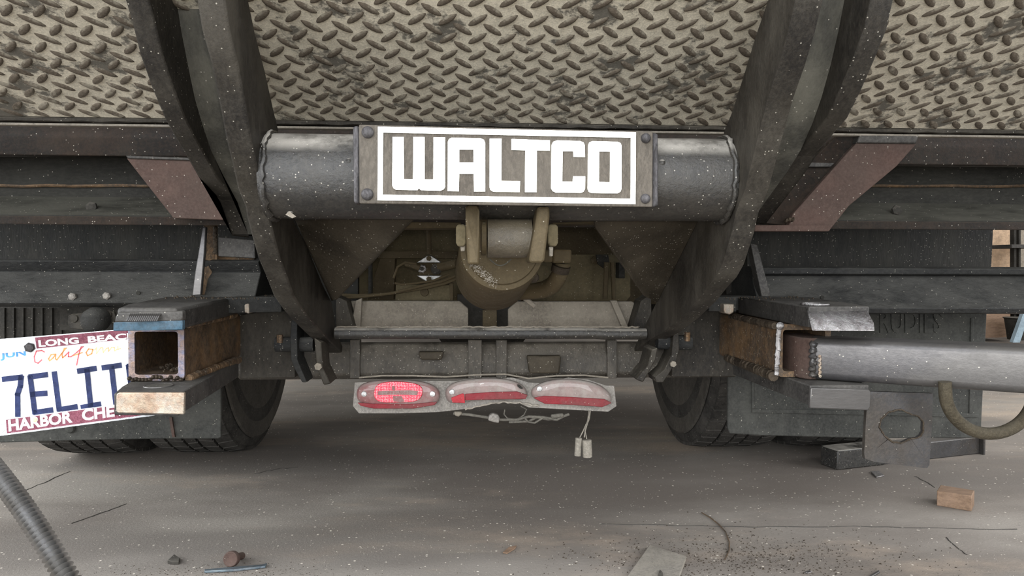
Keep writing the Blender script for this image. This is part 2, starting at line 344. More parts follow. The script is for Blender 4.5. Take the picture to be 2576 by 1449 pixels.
# crossmember plates
cl = lab(plate('cross_plate', [(868, 757), (1156, 757), (1178, 776), (1178, 830), (868, 830)], 1.345, .012, M_cross, truck, bevel=.002), 'dusty cross plate left of the drum')
cr_ = lab(plate('cross_plate', [(1300, 758), (1590, 758), (1606, 768), (1606, 830), (1278, 830), (1278, 778)], 1.345, .012, M_cross, truck, bevel=.002), 'dusty cross plate right of the drum')
plate('rib', [(895, 756), (910, 750), (906, 826), (882, 826)], 1.33, .012, M_cross, truck)
plate('rib', [(1536, 756), (1552, 756), (1582, 826), (1566, 826)], 1.33, .012, M_cross, truck)
plate('centre_tab', [(1214, 780), (1250, 780), (1250, 826), (1214, 826)], 1.36, .012, M_cyl, truck)
plate('centre_recess', [(1150, 740), (1310, 740), (1310, 840), (1150, 840)], 1.40, .01, M_dark, truck)
# inner side cheeks next to the arms
plate('cheek_plate', [(845, 745), (872, 757), (890, 826), (845, 826)], 1.30, .05, M_arm, truck)
plate('cheek_plate', [(1638, 740), (1612, 757), (1590, 830), (1640, 826)], 1.30, .05, M_arm, truck)
# centre opening: back panels
plate('inner_panel', [(860, 560), (1180, 560), (1180, 765), (860, 765)], 1.62, .02, M_olive, truck)
plate('inner_panel', [(1330, 640), (1586, 640), (1586, 745), (1576, 757), (1330, 757)], 1.50, .02, M_olive, truck)
plate('inner_panel', [(1180, 560), (1720, 560), (1720, 765), (1180, 765)], 1.64, .02, M_cyl, truck)
plate('inner_ledge', [(960, 632), (1150, 632), (1150, 650), (950, 650)], 1.50, .05, M_cyl, truck)
plate('inner_box', [(958, 642), (994, 640), (990, 754), (924, 754)], 1.52, .04, M_cyl, truck)
obj('inner_pipe', MB().tube([PY(932, 660, 1.45), PY(932, 740, 1.45)], .004, 10), M_dark, truck, smooth=True)
obj('inner_pipe', MB().tube([PY(1078, 580, 1.45), PY(1080, 640, 1.45)], .005, 10), M_cyl, truck, smooth=True)
plate('inner_bracket', [(1500, 640), (1530, 640), (1534, 660), (1520, 675), (1504, 664)], 1.46, .01, M_dark, truck)
obj('bolt', MB().lathe(PY(1496, 655, 1.49), (0, -1, 0), [(0, .009), (.006, .009), (.008, .004)], 6), M_cyl, truck)
obj('inner_pipe', MB().tube([PY(1526, 660, 1.44), PY(1522, 752, 1.44)], .005, 8), M_cyl, truck, smooth=True)
obj('inner_pipe', MB().tube([PY(1540, 660, 1.44), PY(1544, 752, 1.44)], .004, 8), M_cyl, truck, smooth=True)
plate('inner_box', [(1556, 660), (1572, 660), (1572, 700), (1556, 700)], 1.44, .03, M_dark, truck)
plate('tube_ledge', [(1010, 558), (1160, 560), (1160, 574), (1000, 574)], 1.02, .05, M_cyl, truck)
plate('tube_ledge', [(1390, 560), (1510, 556), (1510, 562), (1390, 564)], 1.02, .05, M_cyl, truck)
# rusty diagonal braces on the sill
lab(plate('diagonal_brace', [(318, 398), (500, 403), (640, 545), (632, 556), (436, 549)], 1.05, .012, M_rustp, truck, bevel=.001), 'rusty brown slanted brace plate on the left')
lab(obj('brace_edge', MB().prism([PY(316, 391, 1.045), PY(498, 397, 1.045), PY(500, 404, 1.045), PY(320, 398, 1.045)], (0, .02, 0)), M_mill, truck, bevel=.001), 'grey cut edge')
lab(plate('diagonal_brace', [(2155, 360), (2306, 362), (2256, 418), (2136, 518), (2086, 581), (1979, 581), (1995, 538), (2138, 378)], 1.05, .012, M_rustp, truck, bevel=.001), 'rusty brown slanted brace plate on the right')
lab(plate('brace_edge', [(2163, 340), (2312, 340), (2306, 361), (2157, 359)], 1.045, .02, M_mill, truck, bevel=.002), 'slag-covered welded edge')
plate('dark_brace', [(2110, 336), (2166, 340), (2136, 378), (1992, 540), (1976, 566), (1900, 560), (1925, 520)], 1.06, .012, M_sill, truck)
plate('dark_brace', [(2037, 408), (2100, 410), (2090, 420), (2030, 420)], 1.052, .01, M_mill, truck)
plate('brace_foot', [(1900, 566), (2096, 566), (2086, 582), (1898, 582)], 1.04, .02, M_rustp, truck)
obj('weld_bead', MB().tube([PY(1976+i*3, 553+math.sin(i)*2, 1.045) for i in range(8)], [.003+.0012*math.sin(i*2.3) for i in range(8)], 8), M_weld, truck, smooth=True)

# ------------------------------------------------------------------ lift platform with tread lugs
plat = thing('lift_platform', 'dusty steel tread plate platform sloping overhead behind the arms', 'platform', (CX, .8, .75))
Y0 = 1.03; p_edge = PY(1288, 309, Y0); SL = .329
pn = Vector((0, SL, 1)).normalized()             # normal; downward face is seen
pu = Vector((1, 0, 0)); pv = Vector((0, -1, SL)).normalized()      # up the slope, towards the viewer
PW0, PW1, PLEN = -1.0, 1.05, .37
def pl(u, v, w=0): return p_edge + pu*u + pv*v - pn*w       # w = out of the visible face
obj('deck_plate', MB().prism([pl(PW0, 0), pl(PW1, 0), pl(PW1, PLEN), pl(PW0, PLEN)], pn*.008), M_plat, plat)
PIT = .0325; LL, LW, LH = .0285, .0092, .0021
def lug_mesh():
    n = 12; vs = []; fs = []
    for ring, (sc, h) in enumerate(((1.0, 0), (.86, .62), (.5, 1.0))):
        for k in range(n):
            a = 2*math.pi*k/n; c, s_ = math.cos(a), math.sin(a)
            x = LL/2*math.copysign(abs(c)**.85, c)*sc; y = LW/2*math.copysign(abs(s_)**1.5, s_)*sc
            vs.append((x, y, LH*h))
    for r_ in (0, 1): fs += [(r_*n+k, r_*n+(k+1) % n, (r_+1)*n+(k+1) % n, (r_+1)*n+k) for k in range(n)]
    fs.append(tuple(2*n+k for k in range(n)))
    me = bpy.data.meshes.new('tread_lug'); me.from_pydata(vs, [], fs); me.materials.append(M_lug); me.shade_smooth(); return me
LM = lug_mesh()
basis = Matrix((pu, -pv, -pn)).transposed()       # local z points out of the visible face
MR = {s: basis @ Matrix.Rotation(s*math.radians(45), 3, 'Z') for s in (1, -1)}
def project(p):
    q = CR.transposed() @ (p-O)
    return (1288+F*q.x/-q.z, 724.5-F*q.y/-q.z) if q.z < -.05 else (-9e9, -9e9)
lugs = []
nu, nv = int((PW1-PW0)/PIT)+1, int(PLEN/PIT)
for j in range(nv*2):
    for i in range(nu+1):
        s_ = 1 if j % 2 == 0 else -1
        u = PW0+.02+i*PIT+(PIT/2 if j % 2 else 0)+.005; v = .011+j*PIT/2
        if u > PW1-.015 or v > PLEN-.012: continue
        c = pl(u, v); q = project(c)
        lugs.append((s_, c, (-30 < q[0] < 2606 and -40 < q[1]), q[1]))
vis = sorted([l for l in lugs if l[2] and l[3] > -30], key=lambda l: l[3])
singles = vis[:300]; rest = [l for l in lugs if l not in singles]
for s_, c, *_ in singles:
    o = bpy.data.objects.new('tread_lug', LM); COL.objects.link(o); o.parent = plat
    o.matrix_local = Matrix.Translation(c-WL[plat.name]) @ MR[s_].to_4x4()
mb = MB(); base = [v.co.copy() for v in LM.vertices]; bf = [tuple(p.vertices) for p in LM.polygons]
for s_, c, *_ in rest: mb.add([c+MR[s_] @ v for v in base], bf)
st = obj('tread_lugs', mb, M_lug, plat, smooth=True); st['kind'] = 'stuff'
# wavy burnt lip and bright strip under the deck edge
wv = [pl(PW0+i*.012, -.004-.0014*abs(math.sin(i*.62)), .001+.0006*math.sin(i*1.7)) for i in range(int((PW1-PW0)/.012)+1)]
obj('edge_lip', MB().tube(wv, .0035, 6), M_arm, plat, smooth=True)
def lipbar(a, b, d, c, m, nm, lbl=None):
    o = obj(nm, MB().prism([pl(PW0, a, .002), pl(PW1, a, .002), pl(PW1, b, .002), pl(PW0, b, .002)], (0, d, c)), m, plat, bevel=.0008)
    return o
q0 = PY(1288, 316, 1.045); q1 = PY(1288, 322, 1.045); q2 = PY(1288, 338, 1.05)
lab(obj('edge_strip', MB().box((PW0, q0.y, q1.z), (PW1, q0.y+.012, q0.z)), M_sill, plat, bevel=.001), 'black edge strip')
lab(obj('trim_strip', MB().box((PW0, q1.y, q2.z+.0035), (PW1, q1.y+.012, q1.z-.0012)), M_strip, plat, bevel=.001), 'thin pale brown trim strip')

# ------------------------------------------------------------------ lift frame: arms, tube, gussets, lugs, rod
lift = thing('liftgate', 'black curved twin-arm lift frame joined by a thick horizontal tube', 'lift', (CX, .9, .5))
XB, TB, XA, TA = .28, .025, .36, .022
# curved arms, left traced at the outer front edge
z1 = 2.415
lB = [(495, 0), (507, 75), (530, 157), (551, 257), (567, 344), (584, 414), (598, 476), (617, 522), (621, 548), (633, 594), (650, 652), (671, 701), (688, 745), (712, 779), (733, 803), (751, 821), (792, 860), (825, 889)]
lBack = [(625, 0), (642, 83), (667, 178), (687, 269), (700, 323), (712, 400), (724, 470), (740, 556), (771, 611), (812, 715), (835, 760), (846, 830), (868, 886)]
rB = [(2070, 0), (2049, 83), (2024, 166), (1995, 248), (1966, 352), (1933, 476), (1908, 534), (1896, 587), (1871, 665), (1853, 697), (1830, 722), (1800, 759), (1755, 801), (1709, 836), (1676, 853), (1653, 869), (1622, 890)]
rBack = [(1933, 0), (1904, 83), (1875, 178), (1842, 282), (1822, 331), (1806, 400), (1786, 480), (1757, 556), (1699, 660), (1668, 720), (1654, 756), (1622, 820), (1590, 888)]
def ext(f_, k_=1.2):     # extend the traced curve upwards out of frame along its tangent
    return [f_[0]+(f_[0]-f_[1])*k_]+f_
for side, tr, back in ((-1, lB, lBack), (1, rB, rBack)):
    xo, xi = CX+side*XB, CX+side*(XB-TB)
    fr = ext([PX(x, y, xo) for x, y in tr]); bk = ext([PX(x, y, xi) for x, y in back])
    poly = [Vector((xo, p.y, p.z)) for p in fr]+[Vector((xo, p.y, p.z)) for p in bk[::-1]]
    lab(obj('lift_arm', MB().prism(poly, (xi-xo, 0, 0)), M_arm, lift, bevel=.0022), 'thick curved arm plate, %s side' % ('left' if side < 0 else 'right'))
lA = [(315, 0), (331, 54), (352, 137), (381, 219), (414, 298), (439, 344), (476, 405), (501, 448), (559, 509), (622, 594)]
rA = [(2248, 0), (2231, 75), (2198, 157), (2165, 232), (2132, 298), (2103, 331), (2045, 398), (1954, 492), (1902, 556)]
lAb = [(447, 0), (460, 83), (476, 166), (493, 248), (511, 311), (534, 380), (562, 438), (600, 510), (626, 590)]
rAb = [(2120, 0), (2104, 83), (2085, 166), (2062, 248), (2040, 311), (2010, 380), (1975, 436), (1925, 505), (1885, 560)]
for side, tr, back in ((-1, lA, lAb), (1, rA, rAb)):
    xo, xi = CX+side*XA, CX+side*(XA-TA)
    fr = ext([PX(x, y, xo) for x, y in tr]); bk = ext([PX(x, y, xi) for x, y in back], 1.6)
    for i in range(len(bk)):       # keep the back edge safely behind the front one
        k = min(i, len(fr)-1)
    poly = [Vector((xo, p.y, p.z)) for p in fr]+[Vector((xo, p.y, p.z)) for p in bk[::-1]]
    lab(obj('arm_flange', MB().prism(poly, (xi-xo, 0, 0)), M_arm, lift, bevel=.0018), 'curved outer flange plate, %s side' % ('left' if side < 0 else 'right'))
    xb = CX+side*XB
    ws = [Vector((xi, p.y-.004, p.z)) for p in bk]; n = len(ws)
    vs = ws+[Vector((xb, p.y, p.z)) for p in ws]+[p+Vector((0, .006, 0)) for p in ws]+[Vector((xb, p.y+.006, p.z)) for p in ws]
    fs = [(i, i+1, n+i+1, n+i) for i in range(n-1)]+[(2*n+i+1, 2*n+i, 3*n+i, 3*n+i+1) for i in range(n-1)]
    fs += [(i, 2*n+i, 2*n+i+1, i+1) for i in range(n-1)]+[(n+i, n+i+1, 3*n+i+1, 3*n+i) for i in range(n-1)]+[(0, n, 3*n, 2*n), (n-1, 3*n-1, 4*n-1, 2*n-1)]
    lab(obj('arm_web', MB().add(vs, fs), M_web, lift, smooth=True), 'dusty web between flange and arm, %s side' % ('left' if side < 0 else 'right'))
# torsion tube
TY, TZ, TR_ = .85, None, .0465
TZ = PY(1288, 449, TY).z
obj('torsion_tube', MB().lathe((CX-XB+TB-.002, TY, TZ), (1, 0, 0), [(0, TR_), (2*(XB-TB)+.004, TR_)], 64), M_tube, lift, smooth=True)
for side in (-1, 1):
    c = Vector((CX+side*(XB-TB-.004), TY, TZ)); path = [c+Vector((random.uniform(-.0015, .0015), math.cos(a)*(TR_+.001), math.sin(a)*(TR_+.001))) for a in [i*2*math.pi/60 for i in range(61)]]
    lab(obj('weld_bead', MB().tube(path, [.0032+.0005*math.sin(i*1.9)+random.uniform(-.0004, .0004) for i in range(61)], 8, False), M_tube, lift, smooth=True), 'lumpy weld ring round the tube end')
# gussets
lab(obj('gusset', MB().prism([PX(741, 552, CX-XB+TB), PY(1040, 552, .90), PY(1018, 574, .91), PY(846, 753, 1.11), PX(834, 757, CX-XB+TB)], (0, .01, 0)), M_guss, lift, bevel=.001), 'triangular gusset under the tube, left')
lab(obj('gusset', MB().prism([PX(1757, 556, CX+XB-TB), PX(1654, 760, CX+XB-TB), PY(1622, 744, 1.09), PY(1500, 573, .92), PY(1495, 556, .91)], (0, .01, 0)), M_guss, lift, bevel=.001), 'triangular gusset under the tube, right')
# cross rod
rp = [PY(843+i*(1625-843)/30, 838+(2 if i > 25 else 0), 1.225) for i in range(31)]
obj('cross_rod', MB().tube(rp, .0095, 20), M_tube, lift, smooth=True)
jag = [PY(846+i*8, 823+random.uniform(-1.6, 1.2), 1.222) for i in range(96)]
obj('dirt_ridge', MB().tube(jag, .0014, 5), M_cross, lift)
# clevis ears
lab(obj('clevis_ear', MB().prism([PY(1171, 521, .80), PY(1174, 516, .815), PY(1205, 516, .815), PY(1206, 535, .80), PY(1207, 666, .80), PY(1176, 665, .80), PY(1171, 560, .80)], (0, .05, 0)), M_cyl, lift, bevel=.0025), 'left clevis ear under the sign')
lab(obj('clevis_ear', MB().prism([PY(1352, 520, .80), PY(1383, 520, .80), PY(1383, 545, .80), PY(1370, 655, .80), PY(1364, 662, .80), PY(1334, 662, .80), PY(1331, 652, .80), PY(1348, 555, .80)], (0, .05, 0)), M_cyl, lift, bevel=.0025), 'right clevis ear under the sign')
pinc = PY(1280, 600, .845)
obj('pivot_boss', MB().lathe(Vector((PY(1226, 600, .845).x, pinc.y, pinc.z)), (1, 0, 0), [(0, .0215), (PY(1336, 600, .845).x-PY(1226, 600, .845).x, .0215)], 36), M_boss, lift, smooth=True)
obj('boss_washer', MB().lathe(Vector((PY(1211, 600, .845).x, pinc.y, pinc.z)), (1, 0, 0), [(0, .019), (.005, .019)], 30), M_cyl, lift, smooth=True)
for a, b in (((1147, 1173)), ((1378, 1404))):
    pts = [(a+5, 564), (b-5, 564), (b, 571), (b, 611), (b-5, 620), (a+5, 620), (a, 611), (a, 571)]
    lab(plate('pin_keeper', pts, .835, .012, M_olive, lift, bevel=.0015), 'dust-coated pin keeper plate')
lab(plate('pin_tail', [(1158, 616), (1171, 616), (1170, 632), (1159, 632)], .84, .008, M_cross, lift), 'dusty pin tail')
lab(plate('pin_tail', [(1381, 620), (1392, 620), (1391, 645), (1382, 645)], .84, .008, M_conn, lift), 'pale pin tail')
# weld lumps beside the sign and spatter on the tube
for x, y, r in ((878, 408, .006), (880, 426, .0065), (876, 440, .005), (1664, 412, .0055), (1666, 428, .006), (730, 540, .004)):
    c = PY(x, y, TY-TR_+.0055)
    obj('weld_lump', MB().lathe(c, (0, -1, .2), [(-.004, r*.9), (0, r), (.003, r*.75), (.005, r*.2)], 12), M_tube, lift, smooth=True)
obj('paint_chip', MB().prism([PY(718, 540, .80), PY(728, 531, .80), (PY(745, 545, .80)), PY(735, 549, .80)], (0, .0015, 0)), M_cross, lift)

# ------------------------------------------------------------------ sign
sgp = [PY(903, 313, .765), PY(1643, 330, .79), PY(1642, 519, .79), PY(904, 509, .765)]
sn = (sgp[1]-sgp[0]).cross(sgp[3]-sgp[0]).normalized()
if sn.y > 0: sn = -sn               # towards the viewer
sg = thing('name_sign', 'raised black steel sign with white reflective lettering bolted to the tube', 'sign', (CX, .80, PY(1280, 510, .78).z))
def SP(x, y, w=0): return PP(x, y, sgp[0]+sn*w, sn)
obj('backing_plate', MB().prism([SP(903, 313), SP(1643, 330), SP(1642, 521), SP(904, 512)], -sn*.004), M_sign, sg, bevel=.0012)
for a in ([(888, 317), (903, 316), (903, 512), (890, 510)], [(1643, 333), (1656, 336), (1657, 518), (1642, 521)]):
    obj('side_flange', MB().prism([PP(x, y, sgp[0]-sn*.004, sn) for x, y in a], -sn*.028), M_signe, sg, bevel=.002)
def sgring(nm, outer, inner, w=.0):
    return obj(nm, MB().holed([SP(*p) for p in outer], [SP(*p) for p in inner], sn*.0012), M_refl, sg)
sgring('border', [(951, 319), (1599, 333), (1598, 514), (950, 504)], [(964, 334), (1586, 347), (1585, 500), (963, 490)])
def a1(p): return [(880+x/6.038, 300+y/6.038) for x, y in p]
def a2(p): return [(1260+x/6.038, 300+y/6.038) for x, y in p]
def letter(pts, nm='letter'): return obj(nm, MB().prism([SP(x, y) for x, y in pts], sn*.0012), M_refl, sg)
lab(letter(a1([(650,272),(820,272),(822,910),(960,915),(965,272),(1135,272),(1135,915),(1268,915),(1270,280),(1447,280),(1447,1030),(1425,1065),(1375,1088),(1080,1080),(1050,1050),(1025,1080),(700,1072),(665,1050),(645,1010)])), 'letter W')
A_out = a1([(1485,1092),(1487,350),(1505,305),(1545,283),(1985,292),(2035,315),(2055,365),(2055,1100),(1885,1100),(1880,832),(1660,830),(1655,1095)])
# A: built as four welded bars in one mesh so that the counter stays open
mbA = MB()
for q in ([(1485,1092),(1487,350),(1505,305),(1545,283),(1660,285),(1660,830),(1655,1095)], [(1660,285),(1875,290),(1875,465),(1660,465)],
          [(1660,660),(1875,660),(1880,832),(1660,830)], [(1875,290),(1985,292),(2035,315),(2055,365),(2055,1100),(1885,1100),(1880,832)]):
    mbA.prism([SP(x, y) for x, y in a1(q)], sn*.0012)
lab(obj('letter', mbA, M_refl, sg), 'letter A')
lab(letter([(1231.4,349.4),(1261.4,349.4),(1261,455.3),(1308,455.7),(1307,483.5),(1241,483),(1233,478),(1231,470)]), 'letter L')
lab(letter(a2([(160,303),(740,323),(740,480),(545,478),(540,1110),(362,1108),(368,475),(160,470)])), 'letter T')
lab(letter(a2([(765,400),(790,345),(850,323),(1200,333),(1252,355),(1272,400),(1275,577),(1098,575),(1095,490),(935,490),(930,948),(1085,950),(1095,868),(1278,870),(1275,1060),(1250,1105),(1210,1120),(830,1115),(785,1095),(758,1050)])), 'letter C')
oo = a2([(1320,400),(1338,355),(1385,335),(1600,340),(1770,345),(1815,365),(1830,410),(1829,740),(1828,1060),(1810,1105),(1765,1128),(1570,1126),(1375,1123),(1330,1105),(1312,1060),(1316,730)])
oi = a2([(1490,500),(1491,495),(1495,493),(1570,494),(1650,496),(1653,497),(1655,502),(1652,730),(1650,950),(1649,957),(1645,960),(1570,955),(1492,952),(1488,950),(1487,945),(1488,730)])
lab(obj('letter', MB().holed([SP(*p) for p in oo], [SP(*p) for p in oi], sn*.0012), M_refl, sg), 'letter O')
for x, y, r in ((925, 333, 15), (924, 489, 15), (1624, 348, 13), (1623, 500, 13)):
    rr = r*.775/F
    obj('rivet', MB().lathe(SP(x, y), sn, [(0, rr), (.002, rr*.97), (.0042, rr*.75), (.0056, rr*.4), (.006, rr*.05)], 20), M_signe, sg, smooth=True, angle=80)

# ------------------------------------------------------------------ pins, straps beside the arms
def pinset(nm, label, side):
    t = thing(nm, label, 'bracket', PY(760 if side < 0 else 1700, 960, 1.25))
    if side < 0:
        a, b = PY(694, 866, 1.20), PY(790, 866, 1.20)
        obj('pin', MB().tube([a, b], .0118, 20), M_bump, t, smooth=True)
        obj('cotter', MB().tube([PY(704, 842, 1.19), PY(704, 862, 1.19)], .005, 8), M_heat, t, smooth=True)
        st = [(737, 800), (748, 800), (747, 850), (748, 905), (756, 925), (772, 962), (760, 962), (742, 930), (732, 905), (730, 850), (733, 810)]
        obj('strap', MB().prism([PY(x, y, 1.175) for x, y in st], (0, .05, 0)), M_bump, t, bevel=.001)
        st = [(790, 850), (808, 862), (812, 925), (832, 966), (814, 969), (796, 925)]
        obj('strap', MB().prism([PY(x, y, 1.18) for x, y in st], (0, .06, 0)), M_arm, t, bevel=.002)
        obj('nut', MB().lathe(PY(802, 921, 1.175), (0, -1, 0), [(0, .006), (.006, .006)], 6), M_cross, t)
    else:
        a, b = PY(1652, 860, 1.20), PY(1738, 862, 1.20)
        obj('pin', MB().tube([a, b], .0118, 20), M_bump, t, smooth=True)
        obj('cotter', MB().tube([PY(1729, 836, 1.19), PY(1729, 858, 1.19)], .005, 8), M_heat, t, smooth=True)
        st = [(1694, 842), (1707, 838), (1709, 880), (1700, 912), (1680, 945), (1668, 962), (1652, 962), (1648, 950), (1672, 930), (1690, 892)]
        obj('strap', MB().prism([PY(x, y, 1.175) for x, y in st], (0, .05, 0)), M_arm, t, bevel=.001)
        st = [(1640, 880), (1655, 875), (1650, 905), (1628, 945), (1618, 962), (1600, 955), (1630, 920)]
        obj('strap', MB().prism([PY(x, y, 1.18) for x, y in st], (0, .06, 0)), M_arm, t, bevel=.002)
        obj('nut', MB().lathe(PY(1692, 915, 1.17), (0, -1, 0), [(0, .005), (.005, .005)], 6), M_cross, t)
    return t
pinset('pivot_bracket', 'dark pivot pin and bent straps below the left arm tip', -1)
pinset('pivot_bracket', 'dark pivot pin and bent straps below the right arm tip', 1)

# ------------------------------------------------------------------ drum shaped cylinder
dr = thing('lift_cylinder', 'dusty round hydraulic cylinder hanging below the sign between clevis ears', 'cylinder', PY(1240, 790, 1.05))
f0, f1 = PY(1264, 624, .93), PY(1237, 694, 1.17); ax = (f1-f0).normalized(); LN = (f1-f0).length
obj('barrel', MB().lathe(f0, ax, [(.004, .047), (.006, .0515), (.014, .053), (LN-.03, .0565), (LN, .050)], 56), M_cyl, dr, smooth=True)
obj('end_cap', MB().lathe(f0, ax, [(0, .040), (0, .0445), (.008, .047)], 48), M_cyl, dr, smooth=True)
obj('cap_ring', MB().tube([PY(1232+i*5.4, 652+math.sin(i/10*math.pi)*16, .915) for i in range(11)], .0009, 6), M_web, dr, smooth=True)
pt = PY(1343, 698, 1.0)
obj('port_plug', MB().lathe(pt, (0, -1, 0), [(-.03, .007), (.0, .007), (.004, .006), (.005, .003)], 12), M_weld, dr, smooth=True)
grit = MB()
for i in range(260):
    a = random.random(); x = 1186+a*62+random.gauss(0, 5); y = 668+a*50+random.gauss(0, 6)-abs(random.gauss(0, 4))
    c = PY(x, y, .922-.001); r = random.uniform(.0003, .0008)
    grit.add([c+Vector((r, 0, -r)), c+Vector((-r, 0, -r)), c+Vector((0, 0, r)), c+Vector((0, -r, 0))], [(0, 1, 3), (1, 2, 3), (2, 0, 3), (0, 2, 1)])
g_ = obj('grit', grit, M_conc, dr); g_['kind'] = 'stuff'

# hydraulic fitting and hose
ht = thing('hydraulic_hose', 'dusty elbow hose and square fitting right of the hydraulic cylinder', 'hose', PY(1400, 740, 1.08))
plate('fitting_block', [(1392, 627), (1439, 628), (1437, 662), (1390, 662)], 1.03, .04, M_cyl, ht, bevel=.003)
plate('fitting_nut', [(1368, 628), (1391, 628), (1391, 660), (1366, 660)], 1.03, .03, M_cyl, ht, bevel=.003)
hp = [PY(1414, 664, 1.06), PY(1412, 680, 1.06), PY(1404, 698, 1.07), PY(1392, 716, 1.09), PY(1370, 728, 1.11), PY(1340, 733, 1.13), PY(1300, 735, 1.15)]
obj('hose', MB().tube(hp, [.012, .0115, .012, .0125, .0125, .012, .012], 18), M_cyl, ht, smooth=True)
obj('hose_collar', MB().tube([PY(1412, 668, 1.055), PY(1408, 684, 1.058)], [.0135, .0128], 18), M_weld, ht, smooth=True)
obj('hose', MB().tube([PY(1306, 735, 1.16), PY(1322, 752, 1.16), PY(1345, 770, 1.16)], .004, 8), M_cross, ht, smooth=True)

# solenoid / valve
vt = thing('solenoid', 'shiny diamond shaped solenoid flange with terminals left of the cylinder', 'solenoid', PY(1080, 712, 1.42))
for s_ in (-1, 1):
    y0 = 676
    tri = [(1080, y0+s_*34), (1110, y0+s_*16), (1050, y0+s_*16)]
    if s_ < 0: tri = [(1074, 643), (1086, 643), (1112, 661), (1048, 661)]
    else: tri = [(1048, 693), (1112, 693), (1086, 710), (1074, 710)]
    obj('flange', MB().prism([PY(x, y, 1.38) for x, y in tri], (0, .012, 0)), M_zinc, vt, bevel=.0015)
    obj('flange_bolt', MB().lathe(PY(1079, 650 if s_ < 0 else 702, 1.378), (0, -1, 0), [(0, .005), (.003, .005), (.004, .003)], 6), M_cyl, vt)
plate('coil_body', [(1056, 660), (1104, 660), (1106, 694), (1054, 694)], 1.40, .05, M_cyl, vt, bevel=.003)
nutc = PY(1062, 676, 1.375)
tnut = obj('terminal_nut', MB().lathe(nutc, (0, -1, 0), [(0, .008), (.006, .008), (.007, .006)], 6), M_shine, vt)
obj('terminal_stud', MB().lathe(nutc, (0, -1, 0), [(0, .0038), (.011, .0038)], 12), M_dark, tnut, smooth=True)
obj('terminal_boot', MB().lathe(PY(1098, 677, 1.375), (0, -1, 0), [(0, .010), (.008, .010), (.012, .006)], 16), M_dark, vt, smooth=True)
lab(obj('cable_lug', MB().tube([PY(1100, 673, 1.37), PY(1126, 668, 1.37), PY(1152, 662, 1.35)], [.008, .009, .008], 12), M_cyl, vt, smooth=True), 'thick cable lug')
obj('cable_lug', MB().tube([PY(1056, 674, 1.37), PY(1040, 668, 1.37), PY(1022, 664, 1.38)], [.006, .0055, .005], 10), M_cyl, vt, smooth=True)
bx = thing('junction_box', 'dusty metal box below the diamond solenoid', 'box', PY(1066, 756, 1.40))
plate('box_body', [(996, 716), (1136, 716), (1138, 757), (994, 757)], 1.39, .08, M_olive, bx, bevel=.002)
plate('box_lip', [(1130, 712), (1140, 712), (1140, 757), (1132, 757)], 1.38, .03, M_cyl, bx, bevel=.001)
obj('bolt', MB().lathe(PY(1068, 735, 1.39), (0, -1, 0), [(0, .008), (.004, .007)], 12), M_cyl, bx, smooth=True)
for i, (p, r) in enumerate((([(852, 742), (900, 744), (960, 742), (1020, 732), (1080, 722), (1120, 712), (1150, 700)], .0032),
             ([(855, 750), (910, 747), (985, 738), (1050, 722), (1110, 708), (1152, 692)], .0026),
             ([(993, 712), (1010, 716), (1050, 712), (1090, 706), (1130, 690)], .002),
             ([(990, 700), (1000, 672), (1020, 660), (1048, 664)], .0022))):
    pth = [PY(x, y, 1.365-.006*i) for x, y in p]
    o = obj('cable', MB().tube(pth, r, 8), M_cyl, None, smooth=True)
    tag(o, ['thick grey cable sagging from the left gusset tip to the cylinder', 'thinner grey cable running just above the thickest one over the box', 'short thin cable lying on the junction box top', 'thin wire looping into the solenoid from the left'][i], 'cable', 'cables left of the cylinder')

# ------------------------------------------------------------------ left bracket
def zslab(mb, corners, z0, z1):
    return mb.prism([Vector((x, y, z0)) for x, y in corners], (0, 0, z1-z0))
Zt, Zb, Zt2, Zb2 = .4496, .4236, .352, .327
lbk = thing('hitch_bracket', 'raw welded steel bracket with open square socket in front of licence plate', 'bracket', (-.38, 1.0, Zb2))
o = obj('upper_plate', zslab(MB(), [(-.402, .885), (-.33, .872), (-.352, 1.17), (-.46, 1.17), (-.425, .96)], Zb, Zt), M_mill, lbk, bevel=.004)
obj('base_plate', zslab(MB(), [(-.352, 1.11), (-.28, 1.14), (-.27, 1.24), (-.46, 1.24), (-.46, 1.171), (-.352, 1.171)], .4285, Zt+.001), M_bump, lbk, bevel=.001)
lab(obj('paint_band', MB().prism([PY(285, 811, .878), PY(459, 806, .868), PY(459, 830, .868), PY(284, 833, .878)], (0, .008, 0)), M_blue, lbk, bevel=.001), 'blue painted band on the plate front')
wp = [PY(292+i*3.4, 800+math.sin(i*1.2)*2.2-i*.05, .872) for i in range(46)]
lab(obj('torch_cut', MB().prism([PY(290, 796, .881), PY(296, 786, .881), PY(459, 782, .868), PY(459, 808, .868), PY(287, 812, .881)], (0, .012, 0)), M_mill, lbk, bevel=.002), 'torch-cut rounded front edge')
for i in range(16):
    x = 318+i*5.0
    obj('cut_ridge', MB().tube([PY(x, 808, .863), PY(x+6, 796, .866), PY(x+11, 790, .872)], .0009, 5), M_raw, lbk, smooth=True)
lo = obj('lower_plate', zslab(MB(), [(-.404, .879), (-.33, .872), (-.352, 1.17), (-.45, 1.17), (-.425, .97), (-.418, .93)], Zb2, Zt2), M_mill, lbk, bevel=.0015)
lab(obj('cut_face', MB().prism([PY(292, 992, .873), PY(298, 988, .873), PY(463, 988, .868), PY(462, 1043, .868), PY(296, 1039, .873), PY(291, 1034, .873)], (0, .006, 0)), M_cut, lbk, bevel=.0012), 'golden heat-tinted cut face')
ctr = Vector((-.375, .93, Zt2)); ring = [ctr+Vector((.016*math.cos(a), .016*math.sin(a), .0002)) for a in [i*math.pi/12 for i in range(25)]]
obj('pin_hole', MB().lathe(ctr, (0, 0, 1), [(0, .0155), (.0008, .0155)], 28), M_dark, lbk)
